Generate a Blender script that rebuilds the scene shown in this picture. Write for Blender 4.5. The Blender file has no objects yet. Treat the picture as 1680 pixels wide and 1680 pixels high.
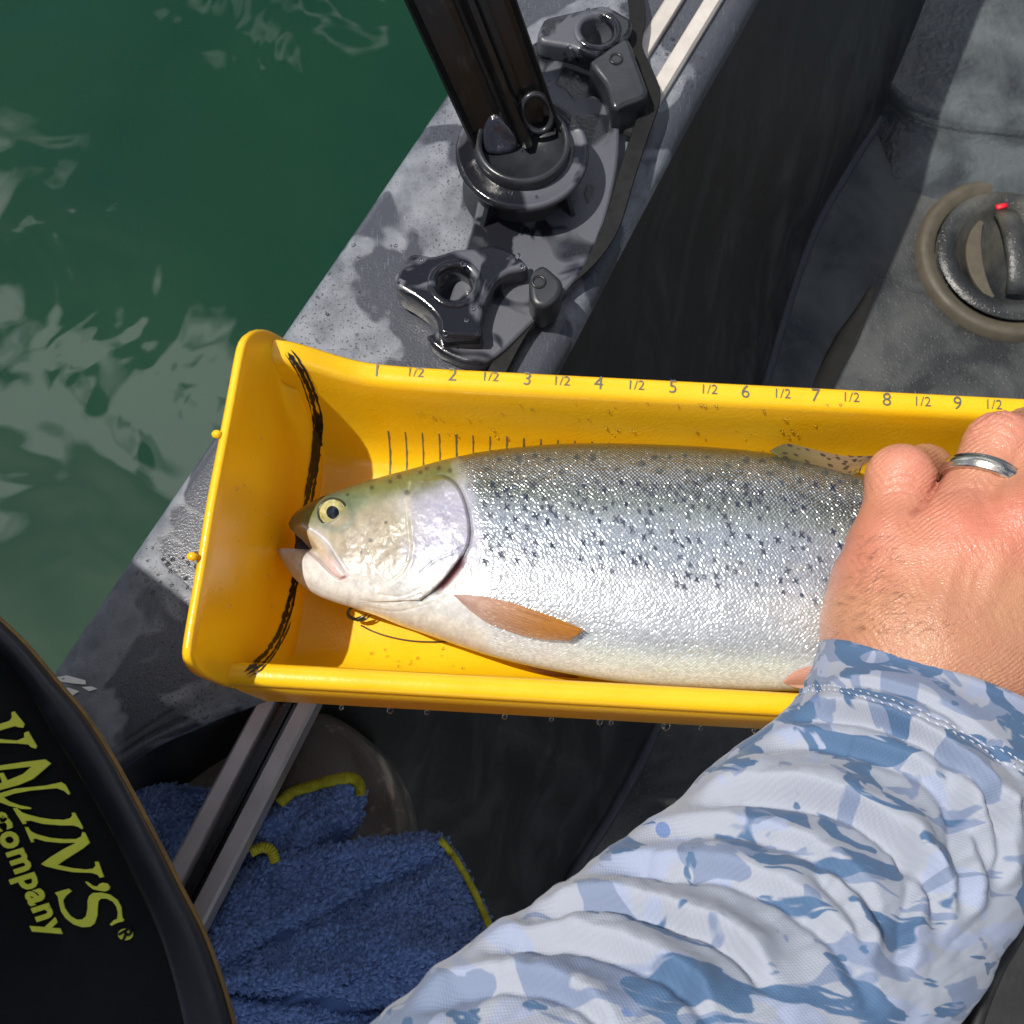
import bpy, bmesh, math, random
import numpy as np
from mathutils import Vector, Matrix
from mathutils.bvhtree import BVHTree

rng = np.random.default_rng(7)
random.seed(7)
SC = bpy.context.scene
COL = SC.collection
PI = math.pi

# ------------------------------------------------------------------ camera
S = 1680.0
FOV = math.radians(50)
FL = S / 2 / math.tan(FOV / 2)
TH = math.radians(17)
CAMZ = 0.40
cam_d = bpy.data.cameras.new('camera')
cam = bpy.data.objects.new('camera', cam_d)
COL.objects.link(cam)
cam.location = (0, 0, CAMZ)
cam.rotation_euler = (TH, 0, 0)
cam_d.sensor_width = 36
cam_d.angle = FOV
cam_d.clip_start = 0.01
cam_d.clip_end = 2000
cam_d.dof.use_dof = True
cam_d.dof.focus_distance = 0.375
cam_d.dof.aperture_fstop = 34
SC.camera = cam

# ------------------------------------------------------------------ world, sun, exposure
SUN = np.array([-0.46, 0.05, 1.0]); SUN /= np.linalg.norm(SUN)
EL = math.asin(SUN[2])
ROT = math.atan2(SUN[0], SUN[1])
world = bpy.data.worlds.new('World')
SC.world = world
world.use_nodes = True
wn = world.node_tree
wn.nodes.clear()
w_out = wn.nodes.new('ShaderNodeOutputWorld')
w_bg = wn.nodes.new('ShaderNodeBackground')
w_sky = wn.nodes.new('ShaderNodeTexSky')
w_sky.sky_type = 'NISHITA'
w_sky.sun_disc = False
w_sky.sun_elevation = EL
w_sky.sun_rotation = ROT
w_bg.inputs['Strength'].default_value = 0.055
w_tc = wn.nodes.new('ShaderNodeTexCoord')
w_map = wn.nodes.new('ShaderNodeMapping')
w_map.inputs['Location'].default_value = (1.3, 0.7, 0.0)
w_n = wn.nodes.new('ShaderNodeTexNoise')
w_n.inputs['Scale'].default_value = 2.3
w_n.inputs['Detail'].default_value = 5
w_n.inputs['Distortion'].default_value = 0.4
w_r = wn.nodes.new('ShaderNodeMapRange')
w_r.inputs['From Min'].default_value = 0.54
w_r.inputs['From Max'].default_value = 0.59
w_r.clamp = True
w_mix = wn.nodes.new('ShaderNodeMix')
w_mix.data_type = 'RGBA'
w_mix.inputs['B'].default_value = (21.0, 21.4, 22.0, 1)
wn.links.new(w_tc.outputs['Generated'], w_map.inputs['Vector'])
wn.links.new(w_map.outputs['Vector'], w_n.inputs['Vector'])
wn.links.new(w_n.outputs['Fac'], w_r.inputs['Value'])
wn.links.new(w_r.outputs['Result'], w_mix.inputs['Factor'])
wn.links.new(w_sky.outputs['Color'], w_mix.inputs['A'])
wn.links.new(w_mix.outputs['Result'], w_bg.inputs['Color'])
wn.links.new(w_bg.outputs['Background'], w_out.inputs['Surface'])

sun_d = bpy.data.lights.new('sun', 'SUN')
sun_d.energy = 4.3
sun_d.angle = math.radians(0.53)
sun_d.color = (1.0, 0.95, 0.87)
sun = bpy.data.objects.new('sun', sun_d)
sun.rotation_euler = Vector(SUN).to_track_quat('Z', 'Y').to_euler()
sun.location = (-3, 1, 5)
COL.objects.link(sun)
SC.view_settings.view_transform = 'Standard'
SC.view_settings.look = 'None'
SC.view_settings.exposure = 0.24
SC.view_settings.gamma = 1
SC.view_settings.use_curve_mapping = False

# ------------------------------------------------------------------ measuring helpers
CAM = np.array([0, 0, CAMZ])
FW = np.array([0, math.sin(TH), -math.cos(TH)])
UP = np.array([0, math.cos(TH), math.sin(TH)])
RT = np.array([1.0, 0, 0])

def ray(px, py):
    px = np.asarray(px, float); py = np.asarray(py, float)
    return FW + ((px - 840) / FL)[..., None] * RT + ((840 - py) / FL)[..., None] * UP

def W(px, py, z):
    """the world point at height z that the photograph shows at this pixel"""
    d = ray(px, py)
    t = (np.asarray(z, float) - CAMZ) / d[..., 2]
    return CAM + t[..., None] * d

def proj(p):
    q = np.asarray(p) - CAM
    dz = q @ FW
    return 840 + FL * (q @ RT) / dz, 840 - FL * (q @ UP) / dz

def srgb(r, g, b):
    c = np.array([r, g, b], float) / 255
    return np.where(c <= 0.04045, c / 12.92, ((c + 0.055) / 1.055) ** 2.4)

def smooth(a, b, x):
    t = np.clip((x - a) / (b - a), 0, 1)
    return t * t * (3 - 2 * t)

def spline(pts, n):
    """Catmull-Rom through pts, n samples evenly along it"""
    P = np.asarray(pts, float)
    Q = np.vstack([2 * P[0] - P[1], P, 2 * P[-1] - P[-2]])
    out = []
    k = 24
    for i in range(len(P) - 1):
        p0, p1, p2, p3 = Q[i:i + 4]
        t = np.linspace(0, 1, k, endpoint=False)[:, None]
        out.append(0.5 * (2 * p1 + (p2 - p0) * t + (2 * p0 - 5 * p1 + 4 * p2 - p3) * t**2 + (3 * p1 - p0 - 3 * p2 + p3) * t**3))
    out = np.vstack(out + [P[-1:]])
    L = np.r_[0, np.cumsum(np.linalg.norm(np.diff(out, axis=0), axis=1))]
    s = np.linspace(0, L[-1], n)
    return np.stack([np.interp(s, L, out[:, c]) for c in range(P.shape[1])], 1)

def seg_dist(x, y, poly):
    """distance and signed side to a polyline, position 0..1 along it"""
    poly = np.asarray(poly, float)
    best = np.full(x.shape, 1e9); sgn = np.zeros(x.shape); pos = np.zeros(x.shape)
    n = len(poly) - 1
    for i in range(n):
        a, b = poly[i], poly[i + 1]
        d = b - a
        t = np.clip(((x - a[0]) * d[0] + (y - a[1]) * d[1]) / (d @ d), 0, 1)
        dx = x - a[0] - t * d[0]; dy = y - a[1] - t * d[1]
        r = np.hypot(dx, dy)
        m = r < best
        best = np.where(m, r, best)
        sgn = np.where(m, np.sign(d[0] * dy - d[1] * dx), sgn)
        pos = np.where(m, (i + t) / n, pos)
    return best, sgn, pos

def in_poly(x, y, poly):
    poly = np.asarray(poly, float)
    c = np.zeros(x.shape, bool)
    j = len(poly) - 1
    for i in range(len(poly)):
        xi, yi = poly[i]; xj, yj = poly[j]
        if yi != yj:
            c ^= ((yi > y) != (yj > y)) & (x < (xj - xi) * (y - yi) / (yj - yi) + xi)
        j = i
    return c

def vnoise(x, y, seed=0):
    """smooth 2-D value noise in -1..1"""
    r = np.random.default_rng(seed)
    tab = r.uniform(-1, 1, (256, 256))
    xi = np.floor(x).astype(int); yi = np.floor(y).astype(int)
    fx = x - xi; fy = y - yi
    fx = fx * fx * (3 - 2 * fx); fy = fy * fy * (3 - 2 * fy)
    a = tab[xi % 256, yi % 256]; b = tab[(xi + 1) % 256, yi % 256]
    c = tab[xi % 256, (yi + 1) % 256]; d = tab[(xi + 1) % 256, (yi + 1) % 256]
    return (a * (1 - fx) + b * fx) * (1 - fy) + (c * (1 - fx) + d * fx) * fy

def fbm(x, y, seed=0, o=4):
    s = 0; a = 1; t = 0
    for k in range(o):
        s = s + a * vnoise(x * 2**k + 17 * k, y * 2**k + 5 * k, seed + k); t += a; a *= 0.5
    return s / t

# ------------------------------------------------------------------ object helpers
def tag(o, label=None, cat=None, group=None, kind=None):
    if label: o['label'] = label
    if cat: o['category'] = cat
    if group: o['group'] = group
    if kind: o['kind'] = kind
    return o

def thing(name, label, cat, loc, group=None):
    o = bpy.data.objects.new(name, None)
    o.empty_display_size = 0.02
    o.location = tuple(float(c) for c in loc)
    COL.objects.link(o)
    return tag(o, label, cat, group)

def wloc(o):
    l = np.zeros(3)
    while o is not None:
        l = l + np.array(o.location); o = o.parent
    return l

def link(name, me, mat, parent=None):
    o = bpy.data.objects.new(name, me)
    COL.objects.link(o)
    if mat is not None and not me.materials: me.materials.append(mat)
    if parent is not None: o.parent = parent
    return o

def mesh(name, V, F, mat, parent=None, smoothed=True, cols=None, vals=None, uv=None, flip=False):
    """V are world coordinates; they are stored relative to the parent"""
    V = np.asarray(V, float).reshape(-1, 3)
    V = V - wloc(parent)
    me = bpy.data.meshes.new(name)
    if isinstance(F, np.ndarray):
        k = F.shape[1]
        if flip: F = F[:, ::-1]
        me.vertices.add(len(V)); me.vertices.foreach_set('co', V.astype(np.float32).ravel())
        me.loops.add(F.size); me.loops.foreach_set('vertex_index', F.astype(np.int32).ravel())
        me.polygons.add(len(F)); me.polygons.foreach_set('loop_start', np.arange(0, F.size, k, dtype=np.int32))
        me.update(calc_edges=True)
    else:
        if flip: F = [tuple(f)[::-1] for f in F]
        me.from_pydata([tuple(v) for v in V], [], [tuple(int(i) for i in f) for f in F])
        me.update()
    if smoothed:
        me.polygons.foreach_set('use_smooth', np.ones(len(me.polygons), bool))
    if cols is not None:
        a = me.color_attributes.new('pigment', 'FLOAT_COLOR', 'POINT')
        c = np.ones((len(V), 4), np.float32); c[:, :3] = cols
        a.data.foreach_set('color', c.ravel())
    if vals is not None:
        for k, v in vals.items():
            a = me.attributes.new(k, 'FLOAT', 'POINT'); a.data.foreach_set('value', np.asarray(v, np.float32).ravel())
    if uv is not None:
        l = me.uv_layers.new(name='UVMap')
        vi = np.zeros(len(me.loops), np.int32); me.loops.foreach_get('vertex_index', vi)
        l.data.foreach_set('uv', np.asarray(uv, np.float32)[vi].ravel())
    return link(name, me, mat, parent)

def gfaces(n, m, wrap=False, off=0):
    i = np.arange(n - 1)[:, None]
    j = np.arange(m if wrap else m - 1)[None, :]
    j2 = (j + 1) % m
    f = np.stack([i * m + j, i * m + j2, (i + 1) * m + j2, (i + 1) * m + j], -1)
    return f.reshape(-1, 4) + off

def frame_along(P):
    T = np.gradient(P, axis=0)
    T /= np.linalg.norm(T, axis=1)[:, None] + 1e-12
    ref = np.array([0, 0, 1.0])
    N = np.cross(T, ref); bad = np.linalg.norm(N, axis=1) < 1e-3
    N[bad] = np.cross(T[bad], np.array([0, 1.0, 0]))
    N /= np.linalg.norm(N, axis=1)[:, None]
    B = np.cross(N, T)
    return T, N, B

def sweep_vf(P, prof, scale=None, caps=True, off=0):
    """closed profile (k,2) swept along P; returns verts, faces(list)"""
    P = np.asarray(P, float); prof = np.asarray(prof, float)
    T, N, B = frame_along(P)
    sc = np.ones(len(P)) if scale is None else np.asarray(scale)
    V = P[:, None, :] + sc[:, None, None] * (prof[None, :, 0:1] * N[:, None, :] + prof[None, :, 1:2] * B[:, None, :])
    n, k = len(P), len(prof)
    F = [tuple(f) for f in gfaces(n, k, True, off)]
    if caps:
        F.append(tuple(range(off, off + k))[::-1]); F.append(tuple(range(off + (n - 1) * k, off + n * k)))
    return V.reshape(-1, 3), F

def circ(r, n, rz=None):
    a = np.linspace(0, 2 * PI, n, endpoint=False)
    return np.stack([r * np.cos(a), (rz or r) * np.sin(a)], 1)

def tube(name, P, r, mat, parent=None, n=10, scale=None):
    V, F = sweep_vf(P, circ(r, n), scale)
    return mesh(name, V, F, mat, parent)

def plate(name, loops, z, ext, bev, mat, parent=None, res=2):
    """flat plate with holes: world xy loops, lying at height z, half thickness ext, rounded by bev"""
    cu = bpy.data.curves.new(name, 'CURVE')
    cu.dimensions = '2D'; cu.fill_mode = 'BOTH'
    cu.extrude = max(ext - bev, 1e-6); cu.bevel_depth = bev; cu.bevel_resolution = res; cu.offset = -bev
    base = wloc(parent)
    for lp in loops:
        sp = cu.splines.new('POLY'); sp.points.add(len(lp) - 1); sp.use_cyclic_u = True
        for p, q in zip(sp.points, lp): p.co = (q[0], q[1], 0, 1)
    tmp = bpy.data.objects.new('tmp', cu); COL.objects.link(tmp)
    me = bpy.data.meshes.new_from_object(tmp.evaluated_get(bpy.context.evaluated_depsgraph_get()))
    bpy.data.objects.remove(tmp); bpy.data.curves.remove(cu)
    me.name = name
    me.transform(Matrix.Translation((-base[0], -base[1], z - base[2])))
    o = link(name, me, mat, parent)
    return o

def text_mesh(name, txt, size, M4, mat, parent, shear=0.0, bold=0.0, ext=0.0001, spacing=1.0):
    cu = bpy.data.curves.new(name, 'FONT')
    cu.body = txt; cu.size = size; cu.align_x = 'CENTER'; cu.align_y = 'CENTER'
    cu.shear = shear; cu.offset = bold; cu.extrude = ext; cu.resolution_u = 3; cu.space_character = spacing
    tmp = bpy.data.objects.new('tmp', cu); COL.objects.link(tmp)
    me = bpy.data.meshes.new_from_object(tmp.evaluated_get(bpy.context.evaluated_depsgraph_get()))
    bpy.data.objects.remove(tmp); bpy.data.curves.remove(cu)
    me.name = name
    me.transform(Matrix.Translation(tuple(-wloc(parent))) @ M4)
    return link(name, me, mat, parent)

def subdivide_smooth(o, lv):
    m = o.modifiers.new('subsurf', 'SUBSURF'); m.levels = lv; m.render_levels = lv

def bvh_of(*objs):
    V, F, off = [], [], 0
    for o in objs:
        m = o.data; n = len(m.vertices)
        v = np.zeros(n * 3, np.float32); m.vertices.foreach_get('co', v)
        V.append(v.reshape(-1, 3) + wloc(o)); 
        li = np.zeros(len(m.loops), np.int32); m.loops.foreach_get('vertex_index', li)
        ls = np.zeros(len(m.polygons), np.int32); m.polygons.foreach_get('loop_start', ls)
        e = np.r_[ls[1:], len(li)]
        F += [(li[a:b] + off).tolist() for a, b in zip(ls, e)]; off += n
    return BVHTree.FromPolygons(np.vstack(V).tolist(), F)

def hits(bvh, px, py, lift=0.0, z0=0.0):
    """where the view through these pixels meets a surface, raised a little towards the viewer"""
    out = []
    for x, y in zip(np.ravel(px), np.ravel(py)):
        d = Vector(ray(x, y)).normalized()
        p, n, i, r = bvh.ray_cast(Vector(CAM), d)
        out.append(np.array(p - d * lift) if p is not None else W(x, y, z0))
    return np.array(out)

# ------------------------------------------------------------------ material helpers
class Mat:
    def __init__(s, name, base=(0.5, 0.5, 0.5), rough=0.5, metal=0.0, spec=0.5):
        s.m = bpy.data.materials.new(name); s.m.use_nodes = True
        s.nt = s.m.node_tree
        s.b = s.nt.nodes['Principled BSDF']
        s.out = s.nt.nodes['Material Output']
        s.set('Base Color', base); s.set('Roughness', rough); s.set('Metallic', metal); s.set('Specular IOR Level', spec)
    def set(s, k, v):
        if isinstance(v, bpy.types.NodeSocket): s.nt.links.new(v, s.b.inputs[k])
        elif k == 'Base Color' or k.endswith('Tint') or k.endswith('Color'): s.b.inputs[k].default_value = (*[float(c) for c in v][:3], 1)
        else: s.b.inputs[k].default_value = v
    def n(s, t, **kw):
        nd = s.nt.nodes.new(t)
        for k, v in kw.items():
            if k in nd.inputs.keys() if hasattr(nd.inputs, 'keys') else False: pass
            setattr(nd, k, v) if hasattr(nd, k) else None
        return nd
    def inp(s, nd, **kw):
        for k, v in kw.items():
            k = k.replace('_', ' ')
            if isinstance(v, bpy.types.NodeSocket): s.nt.links.new(v, nd.inputs[k])
            else: nd.inputs[k].default_value = v
        return nd
    def coord(s, kind='Object', scale=(1, 1, 1), rot=(0, 0, 0)):
        tc = s.nt.nodes.new('ShaderNodeTexCoord'); mp = s.nt.nodes.new('ShaderNodeMapping')
        mp.inputs['Scale'].default_value = scale; mp.inputs['Rotation'].default_value = rot
        s.nt.links.new(tc.outputs[kind], mp.inputs['Vector'])
        return mp.outputs['Vector']
    def noise(s, vec, scale, detail=3, rough=0.5, dist=0.0):
        nd = s.nt.nodes.new('ShaderNodeTexNoise')
        s.nt.links.new(vec, nd.inputs['Vector'])
        nd.inputs['Scale'].default_value = scale; nd.inputs['Detail'].default_value = detail
        nd.inputs['Roughness'].default_value = rough; nd.inputs['Distortion'].default_value = dist
        return nd.outputs['Fac']
    def voro(s, vec, scale, feature='F1', out='Distance', rand=1.0):
        nd = s.nt.nodes.new('ShaderNodeTexVoronoi'); nd.feature = feature
        s.nt.links.new(vec, nd.inputs['Vector']); nd.inputs['Scale'].default_value = scale
        nd.inputs['Randomness'].default_value = rand
        return nd.outputs[out]
    def rng(s, v, a, b, c=0.0, d=1.0):
        nd = s.nt.nodes.new('ShaderNodeMapRange'); nd.clamp = True
        s.nt.links.new(v, nd.inputs['Value'])
        for k, x in zip(('From Min', 'From Max', 'To Min', 'To Max'), (a, b, c, d)): nd.inputs[k].default_value = x
        return nd.outputs['Result']
    def math(s, op, a, b=0.0):
        nd = s.nt.nodes.new('ShaderNodeMath'); nd.operation = op
        for i, x in enumerate((a, b)):
            if isinstance(x, bpy.types.NodeSocket): s.nt.links.new(x, nd.inputs[i])
            else: nd.inputs[i].default_value = x
        return nd.outputs[0]
    def mix(s, f, a, b):
        nd = s.nt.nodes.new('ShaderNodeMix'); nd.data_type = 'RGBA'
        for k, x in (('Factor', f), ('A', a), ('B', b)):
            if isinstance(x, bpy.types.NodeSocket): s.nt.links.new(x, nd.inputs[k])
            elif k == 'Factor': nd.inputs[k].default_value = x
            else: nd.inputs[k].default_value = (*[float(c) for c in x][:3], 1)
        return nd.outputs['Result']
    def attr(s, name, out='Color'):
        nd = s.nt.nodes.new('ShaderNodeAttribute'); nd.attribute_name = name
        return nd.outputs[out]
    def bump(s, h, strength, dist=0.001, prev=None):
        nd = s.nt.nodes.new('ShaderNodeBump')
        s.nt.links.new(h, nd.inputs['Height']); nd.inputs['Strength'].default_value = strength; nd.inputs['Distance'].default_value = dist
        if prev is not None: s.nt.links.new(prev, nd.inputs['Normal'])
        s.nt.links.new(nd.outputs['Normal'], s.b.inputs['Normal'])
        return nd.outputs['Normal']

# ------------------------------------------------------------------ materials of the setting
def deck_material():
    t = Mat('weathered_black_polyethylene', rough=0.5)
    c = t.coord()
    big = t.noise(c, 20, 3.2, 0.52, 0.35)
    pale = t.rng(big, 0.475, 0.50)                       # dried salt haze with sharp shore lines
    mid = t.noise(c, 90, 4, 0.6)
    fine = t.noise(c, 1500, 2, 0.6)
    col = t.mix(pale, t.mix(fine, srgb(50, 52, 60), srgb(70, 73, 82)), t.mix(t.rng(mid, 0.35, 0.65), srgb(84, 88, 97), srgb(116, 120, 128)))
    sp = t.rng(t.noise(c, 900, 2, 0.5), 0.60, 0.66)     # black pits
    spm = t.rng(t.noise(c, 14, 2, 0.5), 0.42, 0.55)
    col = t.mix(t.math('MULTIPLY', sp, spm), col, srgb(34, 35, 40))
    scr = t.noise(t.coord('Object', (900, 60, 60), (0, 0, 0.9)), 3, 2, 0.5)
    col = t.mix(t.rng(scr, 0.62, 0.72, 0, 0.35), col, srgb(135, 138, 146))
    t.set('Base Color', col)
    t.set('Roughness', t.rng(pale, 0, 1, 0.28, 0.55))
    t.bump(t.math('ADD', t.noise(c, 1100, 3, 0.6), t.math('MULTIPLY', pale, 0.8)), 0.28, 0.0006)
    return t.m

def inner_material():
    t = Mat('black_cockpit_plastic', rough=0.45)
    c = t.coord()
    n = t.noise(t.coord('Object', (26, 9, 9), (0, 0, 0.5)), 1.4, 7, 0.72, 0.8)
    col = t.mix(t.rng(n, 0.45, 0.75), srgb(17, 18, 20), srgb(58, 59, 58))
    t.set('Base Color', col)
    t.set('Roughness', t.rng(n, 0.3, 0.7, 0.35, 0.6))
    t.bump(t.noise(c, 420, 4, 0.6), 0.25, 0.001)
    return t.m

def floor_material():
    t = Mat('scuffed_grey_floor', rough=0.35)
    c = t.coord()
    n = t.noise(c, 16, 5, 0.6, 0.4)
    col = t.mix(t.rng(n, 0.4, 0.62), srgb(38, 39, 40), srgb(70, 72, 71))
    dirt = t.rng(t.noise(c, 9, 4, 0.55, 0.8), 0.55, 0.72)
    col = t.mix(t.math('MULTIPLY', dirt, 0.55), col, srgb(104, 100, 84))
    t.set('Base Color', col)
    t.set('Roughness', t.rng(n, 0.3, 0.7, 0.22, 0.5))
    v = t.voro(c, 330)
    ring = t.rng(v, 0.2, 0.32, 1.0, 0.0)
    t.bump(t.math('ADD', t.math('MULTIPLY', ring, 0.6), t.noise(c, 600, 3, 0.6)), 0.35, 0.0012)
    return t.m

def plain(name, rgb, rough=0.4, metal=0.0, var=0.15, scale=120, bumpst=0.1, spec=0.5):
    t = Mat(name, rough=rough, metal=metal, spec=spec)
    c = t.coord()
    n = t.noise(c, scale, 5, 0.6)
    rgb = np.asarray(rgb)
    t.set('Base Color', t.mix(t.rng(n, 0.3, 0.7), rgb * (1 - var), np.minimum(rgb * (1 + var) + 0.002, 1)))
    t.set('Roughness', t.rng(t.noise(c, scale * 0.4, 4, 0.6), 0.3, 0.7, max(rough - 0.1, 0.03), rough + 0.12))
    if bumpst: t.bump(t.noise(c, scale * 6, 3, 0.6), bumpst, 0.0005)
    return t.m

M_deck = deck_material(); M_inner = inner_material(); M_floor = floor_material()
M_black = plain('black_moulded_nylon', srgb(40, 42, 47), 0.3, var=0.25, scale=90)
M_tan = plain('sand_film_on_plastic', srgb(74, 68, 56), 0.6, var=0.15)
M_alu = plain('dull_anodised_aluminium', srgb(168, 160, 160), 0.42, 0.55, 0.12, 60)
M_slot = plain('black_slot_insert', srgb(22, 22, 25), 0.25, var=0.2)
M_red = plain('red_plastic_tag', srgb(225, 30, 45), 0.4)

# ------------------------------------------------------------------ water
t = Mat('deep_green_lake_water', rough=0.02, spec=1.0)
t.set('IOR', 1.46)
c = t.coord()
lump = t.noise(c, 5, 3, 0.5)
t.set('Base Color', t.mix(t.rng(lump, 0.35, 0.65), srgb(8, 45, 26), srgb(15, 50, 27)))
wv = t.noise(t.coord('Object', (1, 1, 1), (0, 0, 0.6)), 3.0, 2.2, 0.42, 0.6)
wv2 = t.noise(c, 11, 2, 0.5, 0.5)
t.bump(t.math('ADD', wv, t.math('MULTIPLY', wv2, 0.13)), 0.34, 0.05)
M_water = t.m
g = np.array([-400, -60, -12, -3, -1, 0, 1, 3, 12, 60, 400.0])
gx, gy = np.meshgrid(g, g, indexing='ij')
tag(mesh('water', np.stack([gx, gy, np.full_like(gx, -0.45)], -1).reshape(-1, 3), gfaces(len(g), len(g)), M_water, flip=True), kind='structure')

# ------------------------------------------------------------------ kayak
kayak = thing('kayak', 'black plastic fishing kayak with pale weathered gunwale beside green water', 'kayak', W(700, 600, -0.02))
ST = [((-720, 2280), (-420, 2100), (420, 2500)), ((-300, 1663), (-60, 1500), (690, 1900)), ((-60, 1310), (190, 1262), (850, 1640)),
      ((90, 1090), (330, 1185), (930, 1450)), ((212, 910), (480, 1120), (1010, 1320)), ((320, 752), (640, 980), (1085, 1170)),
      ((461, 545), (800, 790), (1170, 930)), ((585, 364), (912, 610), (1250, 640)), ((730, 150), (1040, 368), (1325, 400)),
      ((832, 0), (1150, 160), (1400, 262)), ((968, -200), (1240, 0), (1480, 130)), ((1173, -500), (1400, -310), (1600, -160)),
      ((1500, -980), (1660, -850), (1820, -650))]
n_st = 90
O_ = spline([s[0] for s in ST], n_st * 4); I_ = spline([s[1] for s in ST], n_st * 4); B_ = spline([s[2] for s in ST], n_st * 4)
def by_station(k):
    P = np.array([s[k] for s in ST], float)
    u = np.arange(len(P))
    uu = np.linspace(0, len(P) - 1, n_st)
    Q = np.vstack([2 * P[0] - P[1], P, 2 * P[-1] - P[-2]])
    i = np.clip(np.floor(uu).astype(int), 0, len(P) - 2); f = (uu - i)[:, None]
    p0, p1, p2, p3 = Q[i], Q[i + 1], Q[i + 2], Q[i + 3]
    return 0.5 * (2 * p1 + (p2 - p0) * f + (2 * p0 - 5 * p1 + 4 * p2 - p3) * f**2 + (3 * p1 - p0 - 3 * p2 + p3) * f**3)
Op, Ip, Bp = by_station(0), by_station(1), by_station(2)
OW = W(Op[:, 0], Op[:, 1], -0.024); IW = W(Ip[:, 0], Ip[:, 1], -0.020); ZFL = -0.33
BW = W(Bp[:, 0], Bp[:, 1], ZFL)
cr = IW - OW; cr /= np.linalg.norm(cr, axis=1)[:, None]
Zu = np.array([0, 0, 1.0])
rows = [OW + cr * 0.10 - Zu * 0.40, OW + cr * 0.05 - Zu * 0.2, OW + cr * 0.012 - Zu * 0.06, OW + cr * 0.0035 - Zu * 0.018]
for a in np.linspace(PI, PI / 2, 6): rows.append(OW + cr * (0.006 + 0.006 * math.cos(a)) + Zu * (-0.006 + 0.006 * math.sin(a)))
for f in np.linspace(0.1, 0.86, 9): rows.append(OW * (1 - f) + IW * f + Zu * 0.0015 * math.sin(PI * f))
rr = 0.010
for a in np.linspace(PI / 2, 0.15, 7): rows.append(IW + cr * (-rr + rr * math.cos(a)) + Zu * (-rr + rr * math.sin(a)))
top_rows = len(rows)
G = np.stack(rows, 1)
mesh('gunwale', G.reshape(-1, 3), gfaces(n_st, G.shape[1]), M_deck, kayak, flip=False)
st = rows[-1]
rows = [st]
for f in np.linspace(0.08, 1, 14):
    h = f ** 0.72
    rows.append(st * (1 - f) + BW * f + Zu * (st[:, 2:3] - BW[:, 2:3]) * (-(h - f) * 0.55))
G = np.stack(rows, 1)
mesh('cockpit_wall', G.reshape(-1, 3), gfaces(n_st, G.shape[1]), M_inner, kayak)
rows = [BW]
for f in (0.02, 0.05, 0.1, 0.2, 0.4, 0.7, 1.0):
    P = BW + np.array([0.75, -0.25, 0]) * f; P[:, 2] = ZFL - 0.012 * smooth(0, 0.05, f)
    rows.append(P)
G = np.stack(rows, 1)
mesh('cockpit_floor', G.reshape(-1, 3), gfaces(n_st, G.shape[1]), M_floor, kayak)
bead = BW[2:-4] + Zu * 0.001
tube('floor_bead', spline(bead, 120), 0.0045, plain('scuffed_bead', srgb(46, 48, 56), 0.5), kayak, 8)

tb = spline([(1432, 470), (1412, 515), (1386, 562), (1350, 632), (1318, 720)], 40)
V, F = sweep_vf(W(tb[:, 0], tb[:, 1], ZFL - .0115), circ(.008, 10, .0022), .25 + .75 * np.minimum(1, np.linspace(0, 3, 40)))
mesh('floor_strip', V, F, M_tan, kayak)
t = Mat('wet_grey_floor', rough=0.12)
c = t.coord()
n = t.noise(c, 14, 5, 0.6, 0.4)
t.set('Base Color', t.mix(t.rng(n, 0.4, 0.62), srgb(46, 50, 54), srgb(82, 88, 90))); t.bump(t.noise(c, 160, 4, 0.6), 0.5, 0.002)
M_wetf = t.m
sp_ = [(1500, 1530), (1560, 1505), (1640, 1462), (1740, 1430), (2050, 1400), (2100, 2050), (1400, 2050), (1440, 1700)]
q = W(np.array([a for a, b in sp_], float), np.array([b for a, b in sp_], float), -.12)
M_block = plain('black_block_foam', srgb(20, 20, 22), .6, var=.35, scale=60, bumpst=.4)
# raised ledge across the floor, upper right
lp = spline([(1440, 128), (1490, 172), (1560, 196), (1640, 206), (1760, 214), (2100, 210)], 40)
zt = ZFL + 0.020
front = W(lp[:, 0], lp[:, 1], zt); up_n = np.array([0.1, 1.0, 0])
rows = [front + np.array([0, -0.050, -0.032]), front + np.array([0, -0.022, -0.016])]
for a in np.linspace(0, PI / 2, 7): rows.append(front + np.array([0, 1, 0]) * (0.012 - 0.014 * math.cos(a)) + Zu * (-0.012 + 0.012 * math.sin(a)))
for f in (0.03, 0.08, 0.2, 0.45): rows.append(front + up_n * f + Zu * 0.02 * f)
G = np.stack(rows, 1)
mesh('cockpit_ledge', G.reshape(-1, 3), gfaces(40, G.shape[1]), M_wetf, kayak, flip=True)

# deck hatch of the cockpit floor: a round lid with finger wells and a grip bar
def ring_lathe(name, cx, cy, prof, mat, parent, n=72, sx=1.0):
    a = np.linspace(0, 2 * PI, n, endpoint=False)
    prof = np.asarray(prof)
    V = np.stack([cx + prof[:, None, 0] * np.cos(a) * sx, cy + prof[:, None, 0] * np.sin(a), np.repeat(prof[:, 1:2], n, 1)], -1)
    return mesh(name, V.reshape(-1, 3), gfaces(len(prof), n, True), mat, parent, flip=True)
zf = ZFL - 0.006
hc = W(1655, 420, zf)
k = np.linalg.norm(W(1656, 420, zf) - hc)
lid = ring_lathe('hatch_lid', hc[0], hc[1], [(0.5, zf - .004), (118 * k, zf - .004 + .006), (112 * k, zf + .004), (90 * k, zf + .004), (86 * k, zf - .001), (0.0005, zf - .003)][1:], M_floor, kayak)
ring_lathe('lid_rim', hc[0], hc[1], [(150 * k, zf - .008), (146 * k, zf + .001), (139 * k, zf + .003), (131 * k, zf + .002), (120 * k, zf - .001)], M_tan, kayak)
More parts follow.
